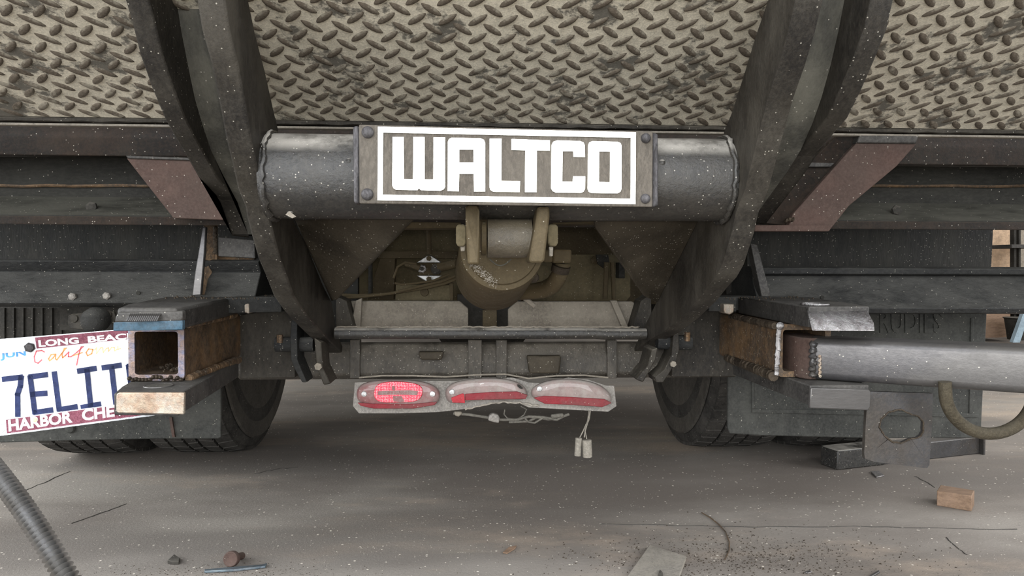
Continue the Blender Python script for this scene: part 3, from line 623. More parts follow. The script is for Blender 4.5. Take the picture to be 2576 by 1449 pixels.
obj('hole_rim', MB().tube(ring, .0011, 6, False), M_raw, lbk, smooth=True)
def sqtube(x0, x1, y0, y1, z0, z1, t):
    o_ = [(x0, z0), (x1, z0), (x1, z1), (x0, z1)]
    def rnd(x0, x1, z0, z1, r):
        pts = []
        for cx, cz, a0 in ((x1-r, z1-r, 0), (x0+r, z1-r, 90), (x0+r, z0+r, 180), (x1-r, z0+r, 270)):
            for k in range(5):
                a = math.radians(a0+k*22.5); pts.append((cx+r*math.cos(a), cz+r*math.sin(a)))
        return pts
    A = [Vector((x, y0, z)) for x, z in rnd(x0, x1, z0, z1, .007)]; B = [Vector((x, y0, z)) for x, z in rnd(x0+t, x1-t, z0+t, z1-t, .004)]
    return MB().holed(A, B, (0, y1-y0, 0))
obj('socket_tube', sqtube(-.426, -.358, .97, 1.20, Zt2+.001, Zb-.001, .0075), M_heat, lbk, smooth=True)
obj('socket_rim', sqtube(-.4262, -.3578, .9665, .9705, Zt2+.001, Zb-.001, .0077), mat('blued_rim', (.20, .20, .27), (.24, .17, .13), None, 0, 0, .3, .9, 1.0, 150, 45), lbk, smooth=True)
obj('socket_back', MB().box((-.419, 1.15, Zt2+.008), (-.365, 1.16, Zb-.008)), M_rustp, lbk)
slag = MB()
for i in range(26):
    c = Vector((-.40+random.random()*.036, .985+random.random()*.03, Zt2+.009+random.random()*.006)); r = random.uniform(.001, .0035)
    slag.lathe(c, (random.uniform(-1, 1), random.uniform(-1, 1), 1), [(-r, r*.3), (0, r), (r, r*.3)], 6)
for i in range(16):
    slag.lathe(Vector((-.425+i*.0042, .965, Zt2+.003+random.uniform(-.002, .003))), (0, -1, .2), [(-.002, .003), (0, .0028), (.002, .001)], 7)
obj('slag', slag, M_weld, lbk, smooth=True)
def bead(a, b, r, n, m, parent, jit=.0006):
    a, b = Vector(a), Vector(b); path = []; rr = []
    for i in range(n*3+1):
        t = i/(n*3); path.append(a.lerp(b, t)+Vector((random.uniform(-jit, jit) for _ in range(3)))); rr.append(r*(.86+.12*(i%3==1)+random.uniform(-.06, .06)))
    return obj('weld_bead', MB().tube(path, rr, 9), m, parent, smooth=True)
bead((-.356, .975, Zb-.002), (-.356, 1.17, Zb-.002), .0045, 26, M_heat, lbk)
bead((-.356, .975, Zt2+.002), (-.352, 1.17, Zt2+.002), .006, 26, M_heat, lbk)
lab(plate('corner_stub', [(612, 765), (626, 763), (626, 790), (613, 786)], 1.12, .03, M_cut, lbk, bevel=.002), 'heat-tinted cut stub')
drops = MB()
for i in range(70):
    z = Zt+.001; c = Vector((random.uniform(-.44, -.29), random.uniform(1.08, 1.24), z)); r = random.uniform(.0006, .0018)
    drops.lathe(c, (0, 0, 1), [(-.001, r), (r*.6, r*.8), (r, r*.2)], 6)
sp_ = obj('spatter', drops, M_weld, lbk, smooth=True); sp_['kind'] = 'stuff'
# post above the bracket
ps = thing('bracket_post', 'upright steel post with shiny ground edge above the left bracket', 'post', PY(520, 742, 1.2))
obj('post_plate', MB().prism([PX(513, 566, -.42+.0), PY(548, 566, 1.20), PY(545, 742, 1.20), PY(506, 742, 1.16)], (-.004, .012, 0)), M_heat, ps, bevel=.001)
ed = obj('ground_edge', MB().prism([PY(509, 571, 1.15), PY(518, 571, 1.15), PY(514, 640, 1.15), PY(505, 742, 1.14), PY(483, 744, 1.14), PY(490, 690, 1.145)], (0, .008, 0)), M_raw, ps, bevel=.0012); lab(ed, 'bright ground steel edge')
plate('inner_plate', [(545, 640), (640, 640), (640, 742), (545, 742)], 1.22, .01, M_heat, ps)
plate('tie_bar', [(549, 596), (640, 604), (642, 650), (549, 645)], 1.19, .015, M_mill, ps, bevel=.001)
bead(PY(541, 572, 1.195), PY(543, 640, 1.195), .0035, 14, M_weld, ps)

# ------------------------------------------------------------------ right bracket
rbk = thing('hitch_bracket', 'raw welded steel bracket clamping the thick bar on the right', 'bracket', (.44, 1.0, Zb2))
obj('upper_plate', zslab(MB(), [(PY(2034, 800, .905).x, .905), (PY(2186, 800, .905).x, .905), (.505, .97), (.54, 1.17), (PY(1857, 760, 1.17).x, 1.17)], Zb, Zt), M_mill, rbk, bevel=.0015)
lab(obj('cut_face', MB().add([PY(2028, 777, .91), PY(2178, 774, .91), PY(2199, 812, .885), PY(2200, 833, .876), PY(2043, 832, .872), PY(2036, 806, .880),
      PY(2028, 777, .93), PY(2178, 774, .93), PY(2200, 833, .93), PY(2043, 832, .93)], [(0, 1, 2, 5), (5, 2, 3, 4), (0, 6, 7, 1), (6, 9, 8, 7), (4, 3, 8, 9), (0, 5, 4, 9, 6), (1, 7, 8, 3, 2)]), M_shine, rbk, bevel=.001), 'bright ground bevelled front edge')
obj('lower_plate', zslab(MB(), [(PY(2037, 1000, .905).x, .905), (PY(2186, 1000, .905).x, .905), (.505, .97), (.54, 1.17), (PY(1844, 906, 1.17).x, 1.17)], Zb2, Zt2), M_mill, rbk, bevel=.0015)
lab(obj('cut_face', MB().prism([PY(2040, 976, .902), PY(2186, 980, .902), PY(2192, 986, .902), PY(2190, 1024, .902), PY(2184, 1033, .902), PY(2037, 1027, .902)], (0, .006, 0)), M_raw, rbk, bevel=.0012), 'pale cut front face')
hx = Vector((.435, .93, Zt)); obj('pin_hole', MB().lathe(hx, (0, 0, 1), [(0, .0155), (.0012, .0155)], 28), M_dark, rbk)
obj('hole_rim', MB().tube([hx+Vector((.016*math.cos(a), .016*math.sin(a), .0012)) for a in [i*math.pi/12 for i in range(25)]], .0016, 6, False), M_shine, rbk, smooth=True)
obj('socket_tube', sqtube(.404, .476, .97, 1.20, Zt2+.001, Zb-.001, .0075), M_heat, rbk, smooth=True)
bead((.403, .968, Zt2+.004), (.405, .968, Zb-.004), .0035, 10, M_shine, rbk)
bead((.4, .97, Zb-.003), (.408, 1.16, Zb-.003), .005, 28, M_weld, rbk)
bead((.4, .97, Zt2+.002), (.408, 1.17, Zt2+.002), .0075, 30, M_weld, rbk)
obj('weld_ball', MB().lathe((.401, .955, Zb-.002), (0, -1, 0), [(-.005, .003), (-.002, .005), (.001, .0052), (.004, .003), (.005, .0006)], 16), M_shine, rbk, smooth=True)
obj('base_plate', zslab(MB(), [(.41, 1.14), (.37, 1.15), (.36, 1.22), (.52, 1.22), (.52, 1.171), (.412, 1.171)], .4285, Zt+.001), M_bump, rbk, bevel=.001)
lab(plate('corner_stub', [(1820, 764), (1848, 765), (1847, 786), (1836, 792), (1822, 787)], 1.13, .03, M_cut, rbk, bevel=.002), 'heat-tinted cut stub')
drops = MB()
for i in range(50):
    c = Vector((random.uniform(.38, .52), random.uniform(1.06, 1.2), Zt+.001)); r = random.uniform(.0005, .0015)
    drops.lathe(c, (0, 0, 1), [(-.001, r), (r*.6, r*.8), (r, r*.2)], 6)
sp_ = obj('spatter', drops, M_weld, rbk, smooth=True); sp_['kind'] = 'stuff'
o = obj('brace_strap', MB().prism([PY(1888, 612, 1.17), PY(1905, 615, 1.17), PY(1940, 746, 1.17), PY(1916, 746, 1.17)], (0, .02, 0)), M_mill, None, bevel=.001)
tag(o, 'thin slanted steel strap rising from the right bracket', 'strap')

# ------------------------------------------------------------------ swing arm bar, hanging plate, ring
bar = thing('bumper_bar', 'long bare steel square bar running off the right edge', 'bar', (.5, .9, Zt2))
def bartube(p0, p1, hw, z0, z1):
    p0, p1 = Vector(p0), Vector(p1); d = (p1-p0).normalized(); nrm = Vector((-d.y, d.x, 0));
    if nrm.y < 0: nrm = -nrm
    def sec(c):
        pts = []; r = .010
        for cu, cz, a0 in ((hw*2-r, z1-r, 0), (r, z1-r, 90), (r, z0+r, 180), (hw*2-r, z0+r, 270)):
            for k in range(6):
                a = math.radians(a0+k*18); pts.append(c+nrm*(cu+r*math.cos(a))+Vector((0, 0, cz+r*math.sin(a))))
        return pts
    a, b = sec(p0), sec(p1); n = len(a)
    return MB().add(a+b, [tuple(range(n)), tuple(range(2*n-1, n-1, -1))]+[(i, (i+1) % n, (i+1) % n+n, i+n) for i in range(n)])
BZ0, BZ1 = Zt2+.001, .4065
obj('bar_tube', bartube((.438, .945, 0), (.80, .725, 0), .031, BZ0, BZ1), M_raw, bar, smooth=True, angle=40)
obj('insert_tube', MB().prism([Vector((x, y, BZ0)) for x, y in ((.4265, 1.02), (.4265, .975), (.429, .957), (.4375, .9445), (.46, .95), (.47, 1.02))], (0, 0, BZ1-BZ0)), M_rustp, bar, smooth=True, bevel=.002)
wz = [Vector((.4395+.001*math.sin(i*2.1), .9425, BZ0+.004+i*(BZ1-BZ0-.008)/24)) for i in range(25)]
lab(obj('weld_bead', MB().tube(wz, [.0042+.0013*math.sin(i*1.5) for i in range(25)], 10), M_hang, bar, smooth=True), 'dull grey weld puddles')
lab(obj('weld_bead', MB().tube([p+Vector((.007, -.0048, 0)) for p in wz[:16]], [.0018+.0006*math.sin(i*2.3) for i in range(16)], 7), M_cut, bar, smooth=True), 'golden spatter line')
hgp = [(2191, 985), (2347, 990), (2345, 1060), (2338, 1170), (2332, 1178), (2200, 1162), (2176, 1154), (2174, 1140), (2180, 1032)]
hl = [(1625, 330), (1680, 280), (1760, 262), (1810, 290), (1880, 310), (1910, 350), (1905, 420), (1880, 450), (1820, 460), (1760, 488), (1700, 480), (1650, 440), (1615, 380)]
hl = [(1600+x/2.639, 930+y/2.639) for x, y in hl]
# resample outer and hole to equal counts by angle about the hole centre
hc = (sum(p[0] for p in hl)/len(hl), sum(p[1] for p in hl)/len(hl))
def hit(poly, a):
    dx, dy = math.cos(a), math.sin(a); best = None
    for i in range(len(poly)):
        x1, y1 = poly[i]; x2, y2 = poly[(i+1) % len(poly)]; ex, ey = x2-x1, y2-y1
        den = dx*ey-dy*ex
        if abs(den) < 1e-9: continue
        t = ((x1-hc[0])*ey-(y1-hc[1])*ex)/den; s_ = ((x1-hc[0])*dy-(y1-hc[1])*dx)/den
        if t > 0 and -1e-6 <= s_ <= 1+1e-6 and (best is None or t < best): best = t
    return (hc[0]+dx*best, hc[1]+dy*best)
angs = sorted([i*2*math.pi/72 for i in range(72)]+[math.atan2(y-hc[1], x-hc[0]) % (2*math.pi) for x, y in hgp])
ou = [hit(hgp, a) for a in angs]; inn = [hit(hl, a) for a in angs]
inn = [(x+random.uniform(-.8, .8), y+random.uniform(-.8, .8)) for x, y in inn]
lab(obj('hanging_plate', MB().holed([PY(x, y, .915) for x, y in ou], [PY(x, y, .915) for x, y in inn], (0, .006, 0)), M_hang, bar), 'grey plate with a rough torch-cut hole')
obj('hole_slag', MB().tube([PY(x, y, .9145) for x, y in inn+inn[:1]], [.0008+random.random()*.0007 for _ in range(len(inn)+1)], 6, False), M_weld, bar, smooth=True)
rc = (2490, 985); rp = [PY(2377, 960, .86)]+[PY(rc[0]-112*math.cos(a), rc[1]+106*math.sin(a), .86) for a in [i*math.pi/28 for i in range(29)]]+[PY(2602, 960, .86)]
lab(obj('ring', MB().tube(rp, .0073, 18), M_ring, bar, smooth=True), 'bronze brown round ring welded below the bar')

# ------------------------------------------------------------------ licence plate
lpn = Vector((.38, -1, .03)).normalized(); lp0 = PY(60, 960, 1.12)
def LP(x, y, w=0): return PP(x, y, lp0+lpn*w, lpn)
M_pw = mat('plate_white', (.88, .90, .93), (.93, .93, .93), None, 0, 0, .35, 0, .05, 60, 5, coat=.3)
M_pb = mat('plate_navy', (.024, .034, .10), (.03, .043, .125), None, 0, 0, .4, 0, .1, 60, 9)
M_mar = mat('frame_maroon', (.15, .04, .062), (.20, .075, .10), None, 0, 0, .4, 0, .3, 300, 40)
M_cal = [mat('script_'+n, c, c, None, 0, 0, .5, 0, .1, 60, 9) for n, c in (('red', (.62, .13, .15)), ('orange', (.75, .30, .12)), ('yellow', (.85, .55, .15)), ('pale', (.85, .55, .30)))]
M_jun = mat('sticker_blue', (.06, .20, .50), (.08, .28, .62), None, 0, 0, .4, 0, .1, 60, 20)
M_white = mat('frame_letter_white', (.85, .84, .84), (.8, .8, .8), None, 0, 0, .4, 0, .1, 60, 9)
M_chr = mat('frame_chrome', (.45, .47, .50), (.35, .36, .39), (.4, .38, .35), .2, .2, .25, .8, .2, 100, 12)
lpt = thing('license_plate', 'tilted white plate in a maroon lettered frame behind left bracket', 'license plate', LP(60, 1100))
def lq(nm, pts, m, w=0, t=.001, bevel=0, par=None): return obj(nm, MB().prism([LP(x, y, w) for x, y in pts], lpn*t), m, par or lpt, bevel=bevel)
psh = lq('plate_sheet', [(-170, 872), (430, 818), (446, 1037), (-160, 1112)], M_pw)
tfr = lab(lq('top_frame', [(-170, 866), (88, 846), (360, 824), (432, 817), (434, 846), (355, 858), (90, 881), (-170, 905)], M_chr, .001, .0025), 'chrome top rail')
lq('top_band', [(88, 849), (428, 820), (430, 842), (92, 877)], M_mar, .0035, .0006, par=tfr)
bfr = lab(lq('bottom_frame', [(-170, 1056), (14, 1053), (446, 997), (448, 1037), (16, 1094), (-170, 1116)], M_chr, .001, .0025), 'chrome bottom rail')
lq('bottom_band', [(15, 1056), (444, 1000), (446, 1033), (18, 1090)], M_mar, .0035, .0006, par=bfr)
lq('corner_tab', [(0, 862), (86, 847), (88, 880), (66, 884), (28, 866), (0, 868)], M_chr, .0036, .0012)
for x, y in ((75, 874),):
    obj('frame_bolt', MB().lathe(LP(x, y, .004), lpn, [(0, .0075), (.0015, .0075), (.0016, .0055), (.006, .0055), (.0068, .003)], 6), M_signe, lpt)
obj('bolt_cap', MB().lathe(LP(88, 1056, .004), lpn, [(0, .0032), (.002, .003), (.003, .001)], 12), mat('pale_cap', (.75, .65, .4), None, None, 0, 0, .4), lpt, smooth=True)
def stroke(mb, pts, wpx, w, t=.001):
    for i in range(len(pts)-1):
        (x1, y1), (x2, y2) = pts[i], pts[i+1]; L_ = math.hypot(x2-x1, y2-y1) or 1; nx, ny = -(y2-y1)/L_*wpx/2, (x2-x1)/L_*wpx/2
        ex, ey = (x2-x1)/L_*wpx*.3, (y2-y1)/L_*wpx*.3
        q = [(x1+nx-ex, y1+ny-ey), (x2+nx+ex, y2+ny+ey), (x2-nx+ex, y2-ny+ey), (x1-nx-ex, y1-ny-ey)]
        mb.prism([LP(x, y, w) for x, y in q], lpn*t)
def z4(p): return [(x/3.8125, 740+y/3.8125) for x, y in p]
chars = {'7': [z4([(35, 815), (205, 795), (195, 880), (170, 960), (172, 1160)])],
 'E': [z4([(445, 772), (290, 792), (335, 1135), (495, 1110)]), z4([(310, 960), (440, 950)])],
 'L': [z4([(522, 755), (568, 1108), (730, 1080)])],
 'I': [z4([(755, 737), (912, 712)]), z4([(835, 728), (870, 1070)]), z4([(790, 1085), (955, 1055)])],
 'T': [z4([(990, 705), (1152, 682)]), z4([(1070, 700), (1110, 1040)])],
 'E2': [z4([(1400, 665), (1232, 690), (1270, 985), (1420, 960)]), z4([(1250, 840), (1390, 822)])]}
for ch, ss in chars.items():
    mb = MB()
    for k in ss: stroke(mb, k, 13.5, .001, .0016)
    lab(obj('plate_character', mb, M_pb, psh), 'character '+ch[0])
cal = [(0, [(375, 545), (350, 545), (328, 600), (335, 650), (365, 662), (400, 630)]), (0, [(375, 545), (400, 540), (425, 555)]),
 (1, [(530, 575), (490, 580), (465, 620), (475, 640), (510, 610), (535, 575), (530, 620), (545, 630)]),
 (1, [(545, 630), (590, 570), (640, 510), (620, 510), (595, 580), (600, 610), (625, 590)]),
 (0, [(625, 590), (660, 555), (655, 600), (680, 600)]), (0, [(680, 600), (735, 560), (800, 500), (780, 500), (755, 580), (735, 680)]), (1, [(700, 590), (790, 560)]),
 (1, [(850, 525), (825, 560), (840, 590), (880, 570), (890, 530), (850, 525)]), (3, [(890, 540), (920, 525), (925, 510), (925, 570), (965, 515), (985, 510)]),
 (3, [(985, 520), (990, 560), (1020, 520), (1040, 515), (1040, 550), (1070, 510), (1095, 510), (1100, 545), (1120, 530)]),
 (3, [(1130, 500), (1130, 530), (1155, 520)]), (2, [(1280, 490), (1240, 500), (1230, 525), (1260, 520), (1290, 480), (1285, 515), (1320, 500)])]
for c, p in cal:
    mb = MB(); stroke(mb, z4(p), 2.6 if c > 1 else 3.2, .001, .0004); obj('script_stroke', mb, M_cal[c], psh)
def text_mesh(body, fit, bold=.0):
    cu = bpy.data.curves.new('txt', 'FONT'); cu.body = body; cu.size = 1; cu.offset = bold; cu.extrude = .5; cu.resolution_u = 3
    o = bpy.data.objects.new('txt', cu); COL.objects.link(o)
    bpy.context.view_layer.update()
    me = bpy.data.meshes.new_from_object(o.evaluated_get(bpy.context.evaluated_depsgraph_get()))
    vs = [v.co.copy() for v in me.vertices]; fs = [tuple(p.vertices) for p in me.polygons]
    bpy.data.objects.remove(o); bpy.data.curves.remove(cu); bpy.data.meshes.remove(me)
    x0, x1 = min(v.x for v in vs), max(v.x for v in vs); y0, y1 = min(v.y for v in vs), max(v.y for v in vs)
    return [((v.x-x0)/(x1-x0), (v.y-y0)/(y1-y0), v.z+.5) for v in vs], fs
def text(nm, body, bl, br_, tl, tr, fn, m, parent, thick, n, bold=.02):
    vs, fs = text_mesh(body, 1, bold); out = []
    for u, v, w in vs:
        x = (bl[0]*(1-u)+br_[0]*u)*(1-v)+(tl[0]*(1-u)+tr[0]*u)*v; y = (bl[1]*(1-u)+br_[1]*u)*(1-v)+(tl[1]*(1-u)+tr[1]*u)*v
        out.append(fn(x, y, thick[0]+w*thick[1]))
    return obj(nm, MB().add(out, fs), m, parent)
def band(body, x0, x1, yb, yt, sb, st_, par, xr=0):     # baseline and cap line as straight lines in the band
    text('frame_lettering', body, (x0, yb+sb*x0), (x1, yb+sb*x1), (x0-2, yt+st_*x0), (x1-2, yt+st_*x1), LP, M_white, par, (.004, .0008), lpn, .035)
band('LONG', 98, 199, 882, 864, -.0889, -.0806, tfr); band('BEACH', 222, 347, 882, 864, -.0889, -.0806, tfr)
band('HARBOR', 22, 183, 1089, 1059, -.142, -.138, bfr); band('CHEVROLET', 207, 442, 1089, 1059, -.142, -.138, bfr)
text('sticker_lettering', 'JUN', (1, 908), (66, 899), (0, 884), (64, 880), LP, M_jun, psh, (.0012, .0004), lpn, .03)

lamp = thing('plate_lamp', 'round black domed lamp on a bolted flange above the plate', 'lamp', PY(230, 835, 1.2))
dc = PY(231, 806, 1.16)
obj('dome', MB().lathe(dc+Vector((0, .012, 0)), (0, -1, -.12), [(-.006, .0195), (0, .0195), (.010, .0185), (.018, .0145), (.023, .008), (.0245, .001)], 36), M_bump, lamp, smooth=True, angle=60)
obj('flange_plate', MB().prism([PY(x, y, 1.185) for x, y in ((171, 795), (180, 790), (286, 784), (292, 800), (288, 812), (225, 830), (176, 827), (170, 815))], (0, .006, 0)), M_arm, lamp, bevel=.001)
for x, y in ((187, 801), (272, 791)): obj('flange_bolt', MB().lathe(PY(x, y, 1.185), (0, -1, 0), [(0, .0065), (.003, .006), (.004, .003)], 12), M_arm, lamp, smooth=True)

# ------------------------------------------------------------------ rear marker lights
YL = 1.30
lb = thing('light_bracket', 'bent dusty sheet metal strip holding three red marker lights', 'bracket', PY(1220, 1040, YL))
out = [(892, 962), (888, 1022), (903, 1040), (1000, 1040), (1100, 1037), (1180, 1028), (1250, 1014), (1300, 1012), (1330, 1025), (1420, 1030), (1530, 1036), (1551, 1022), (1545, 970), (1525, 970), (1480, 955), (1430, 950), (1360, 964), (1330, 962), (1290, 950), (1200, 950), (1150, 958), (1000, 958)]
obj('bracket_sheet', MB().prism([PY(x, y, YL) for x, y in out], (0, .003, 0)), M_lite, lb, bevel=.0006)
lab(obj('bent_edge', MB().tube([PY(x, y, YL-.004) for x, y in ((903, 950), (960, 945), (1040, 945), (1120, 948), (1200, 943), (1270, 941), (1330, 952), (1400, 945), (1470, 944), (1530, 950))], .0016, 6), M_cross, lb, smooth=True), 'rolled upper rim')
obj('torn_edge', MB().tube([PY(1170+i*6, 1030-min(i, 14)*1.3+(max(i-22, 0))*1.2+random.uniform(-2, 2), YL-.002) for i in range(32)], [.0012+random.random()*.0012 for _ in range(32)], 6), M_strip, lb)
def lens_loop(pts, k=1.0, c=None, n=4):
    P = pts
    for _ in range(2):                                # corner-cutting smoothing
        q = []
        for i in range(len(P)):
            a, b = P[i], P[(i+1) % len(P)]
            q += [(a[0]*.75+b[0]*.25, a[1]*.75+b[1]*.25), (a[0]*.25+b[0]*.75, a[1]*.25+b[1]*.75)]
        P = q
    return P
def marker(label, outline, mtop, redband, screws, extra=None):
    cxm = sum(p[0] for p in outline)/len(outline); cym = sum(p[1] for p in outline)/len(outline)
    t = thing('marker_light', label, 'marker light', PY(cxm, max(p[1] for p in outline), YL-.01), 'marker lights under the lower beam')
    P = lens_loop(outline); n = len(P); vs = []; prof = ((1.0, 0), (.985, .010), (.93, .016), (.80, .0185), (.5, .0195))
    for s_, h in prof:
        for x, y in P: vs.append(PY(cxm+(x-cxm)*s_, cym+(y-cym)*s_, YL-h))
    fs = [(r_*n+i, r_*n+(i+1) % n, (r_+1)*n+(i+1) % n, (r_+1)*n+i) for r_ in range(len(prof)-1) for i in range(n)]; fs.append(tuple((len(prof)-1)*n+i for i in range(n)))
    hs_ = obj('housing', MB().add(vs, fs), mtop, t, smooth=True, angle=70)
    rb = obj('lens_edge', MB().prism([PY(x, y, YL-.0175) for x, y in redband], (0, -.004, 0)), M_red, t, bevel=.001, smooth=True); lab(rb, 'cleaner dark red lens edge')
    for x, y in screws:
        obj('screw', MB().lathe(PY(x, y, YL-.0185), (0, -1, 0), [(0, .0048), (.002, .0045), (.003, .002)], 14), M_zinc, hs_, smooth=True)
    return t
m1 = marker('leftmost of the three red marker lights, with bright red reflector', [(897, 975), (925, 958), (1005, 953), (1075, 960), (1108, 980), (1106, 1010), (1085, 1022), (1010, 1029), (925, 1024), (897, 1008)], M_redtop,
   [(900, 1012), (940, 1015), (1030, 1016), (1100, 1010), (1094, 1018), (1040, 1027), (940, 1027), (908, 1020)], ((916, 991), (1088, 991)))
pr = lens_loop([(941, 985), (948, 966), (975, 959), (1030, 960), (1062, 970), (1064, 992), (1050, 1010), (1000, 1012), (955, 1012), (942, 1000)])
prf = obj('reflector', MB().prism([PY(x, y, YL-.0190) for x, y in pr], (0, -.0035, 0)), M_prism, m1, bevel=.0008, smooth=True)
cr2 = MB()
for q in ([(950, 984), (1030, 981), (1052, 984), (1050, 994), (990, 993), (950, 994)], [(986, 971), (994, 971), (994, 982), (986, 982)], [(988, 996), (1010, 996), (1018, 1010), (1008, 1012), (990, 1010)]):
    cr2.prism([PY(x, y, YL-.0224) for x, y in q], (0, -.0006, 0))
lab(obj('reflector_bar', cr2, M_redtop, prf), 'dull dusty moulded bar across the reflector')
text('lens_lettering', 'PETERSON', (962, 992), (1040, 991), (962, 984), (1040, 983), lambda x, y, w: PY(x, y, YL-.0228)+Vector((0, -w, 0)), M_grtop, prf, (0, .0005), None, .0)
m2 = marker('middle of the three marker lights, cracked lens with broken lower corner', [(1120, 975), (1150, 957), (1230, 949), (1290, 955), (1322, 972), (1330, 1000), (1300, 1008), (1200, 1006), (1135, 1016), (1120, 1003)], M_grtop,
   [(1170, 990), (1240, 985), (1300, 984), (1327, 993), (1322, 1003), (1250, 1004), (1170, 1006)], ((1137, 986),))
lab(obj('lens_chip', MB().prism([PY(x, y, YL-.0185) for x, y in [(1135, 1000), (1163, 989), (1168, 990), (1170, 1013), (1138, 1012)]], (0, -.004, 0)), M_redb, m2, bevel=.0006), 'bright red broken lens piece')
obj('screw_hole', MB().prism([PY(x, y, YL-.0195) for x, y in [(1301, 967), (1306, 967), (1315, 975), (1314, 979), (1308, 977), (1302, 972)]], (0, -.001, 0)), M_dark, m2)
m3 = marker('rightmost of the three marker lights, thickly dusted above a red edge', [(1334, 990), (1340, 972), (1380, 955), (1440, 951), (1500, 962), (1534, 985), (1541, 1012), (1520, 1022), (1440, 1018), (1365, 1014), (1345, 1005)], M_grtop,
   [(1342, 1000), (1368, 995), (1440, 998), (1520, 1003), (1538, 1013), (1515, 1023), (1440, 1018), (1370, 1015)], ((1357, 978),))
hrn = [(1140, 1040), (1180, 1043), (1225, 1050), (1262, 1056), (1300, 1056), (1330, 1048), (1370, 1050), (1400, 1056), (1420, 1046), (1432, 1042)]
wr = thing('wire_harness', 'dusty twisted wires looping under the middle marker light', 'wire', PY(1280, 1066, YL))
obj('wire', MB().tube([PY(x, y, YL+.012) for x, y in hrn], .0024, 8), M_wire, wr, smooth=True)
obj('wire', MB().tube([PY(x, y, YL+.016) for x, y in ((1280, 1062), (1330, 1060), (1350, 1050), (1380, 1055), (1410, 1052))], .0022, 8), M_wire, wr, smooth=True)
obj('wire', MB().tube([PY(x, y, YL+.010) for x, y in ((1320, 1052), (1330, 1062), (1345, 1064), (1365, 1052))], .0016, 8), M_wire, wr, smooth=True)
obj('wire', MB().tube([PY(x, y, YL+.02) for x, y in ((1270, 1030), (1268, 1042), (1276, 1052), (1300, 1056), (1318, 1044), (1325, 1030), (1310, 1022))], .0012, 6), M_wire, wr, smooth=True)
lab(plate('wire_clip', [(1230, 1046), (1240, 1040), (1253, 1044), (1257, 1052), (1255, 1065), (1240, 1062), (1228, 1058)], YL+.006, .014, M_lite, wr, bevel=.002), 'grey plastic splice clip')
plate('wire_clip', [(1142, 1036), (1162, 1036), (1162, 1042), (1154, 1049), (1144, 1046)], YL+.006, .01, M_cross, wr, bevel=.002)
lab(plate('splice', [(1385, 1044), (1418, 1040), (1420, 1050), (1388, 1054)], YL+.006, .01, M_wire, wr, bevel=.003), 'pale splice sleeve')
cn = thing('wire_connectors', 'two pale cylindrical connectors dangling on thin wires', 'connector', PY(1468, 1150, YL))
def cyl2(a, b, ra, Y): return MB().tube([PY(*a, Y), PY(a[0]*.97+b[0]*.03, a[1]*.97+b[1]*.03, Y), PY(*b, Y)], [ra*.85, ra, ra], 18)
lab(obj('connector', cyl2((1456, 1101), (1453, 1146), .0058, YL), M_conn, cn, smooth=True, angle=50), 'narrower connector')
lab(obj('connector', cyl2((1476, 1106), (1478, 1149), .0084, YL), M_conn, cn, smooth=True, angle=50), 'wider connector')
obj('wire', MB().tube([PY(x, y, YL) for x, y in ((1485, 1034), (1482, 1055), (1473, 1075), (1470, 1100))], .0011, 6), M_conn, cn, smooth=True)
obj('wire', MB().tube([PY(x, y, YL+.003) for x, y in ((1482, 1034), (1478, 1060), (1468, 1082), (1458, 1102))], .0011, 6), M_conn, cn, smooth=True)
obj('wire', MB().tube([PY(x, y, YL-.003) for x, y in ((1484, 1036), (1478, 1065), (1472, 1085), (1476, 1104))], .0009, 6), M_conn, cn, smooth=True)

# ------------------------------------------------------------------ tyres
def tyre(x0, x1, label, yc=2.08, R=.385):
    w = x1-x0; cx = (x0+x1)/2
    c = Vector((cx, yc, R)); h = w/2
    prof = [(-h*.62, .20), (-h*.85, .215), (-h*1.0, .28), (-h*.97, .335), (-h*.88, R-.016), (-h*.80, R-.009), (h*.80, R-.009), (h*.88, R-.016), (h*.97, .335), (h*1.0, .28), (h*.85, .215), (h*.62, .20)]
    t = lab(obj('tyre', MB().lathe(c, (1, 0, 0), prof, 96), M_tyre, truck, smooth=True, angle=50), label)
    tb = MB(); N = 56
    for k in range(N):
        for r_, (a, b, sh) in enumerate(((-.84, -.52, 0), (-.46, -.17, .5), (-.11, .11, 0), (.17, .46, .5), (.52, .84, 0))):
            th0 = (k+sh)*2*math.pi/N; th1 = th0+2*math.pi/N*.86; sk = .018*(1 if r_ % 2 else -1)
            vs = []
            for rad in (R-.012, R):
                for th, x in ((th0, a*h), (th0+sk, b*h), (th1+sk, b*h), (th1, a*h)):
                    rr = rad-(.004 if abs(x) > h*.8 and rad == R else 0)
                    vs.append(c+Vector((x, rr*math.cos(th), rr*math.sin(th))))
            tb.add(vs, [(4, 5, 6, 7), (0, 1, 5, 4), (1, 2, 6, 5), (2, 3, 7, 6), (3, 0, 4, 7)])
    o = obj('tread', tb, M_tyre, t); o['kind'] = 'stuff'
    obj('sidewall_rib', MB().lathe(c, (1, 0, 0), [(h*.985, .335), (h*.995, .345), (h*.96, .35)], 64), M_rim, t, smooth=True)
    obj('sidewall_rib', MB().lathe(c, (1, 0, 0), [(-h*.985, .335), (-h*.995, .345), (-h*.96, .35)], 64), M_rim, t, smooth=True)
    obj('rim', MB().lathe(c, (1, 0, 0), [(-h*.6, .205), (-h*.55, .17), (-h*.1, .16), (h*.1, .16), (h*.55, .17), (h*.6, .205)], 40), M_rim, t, smooth=True)
tyre(-1.055, -.825, 'outer tyre of the left rear pair, mostly behind the grey flap')
tyre(-.79, -.56, 'inner tyre of the left rear pair, dark sidewall facing centre')
tyre(.57, .80, 'inner tyre of the right rear pair, in deep shade beside the flap')
tyre(.835, 1.065, 'outer tyre of the right rear pair, hidden behind the right mud flap')

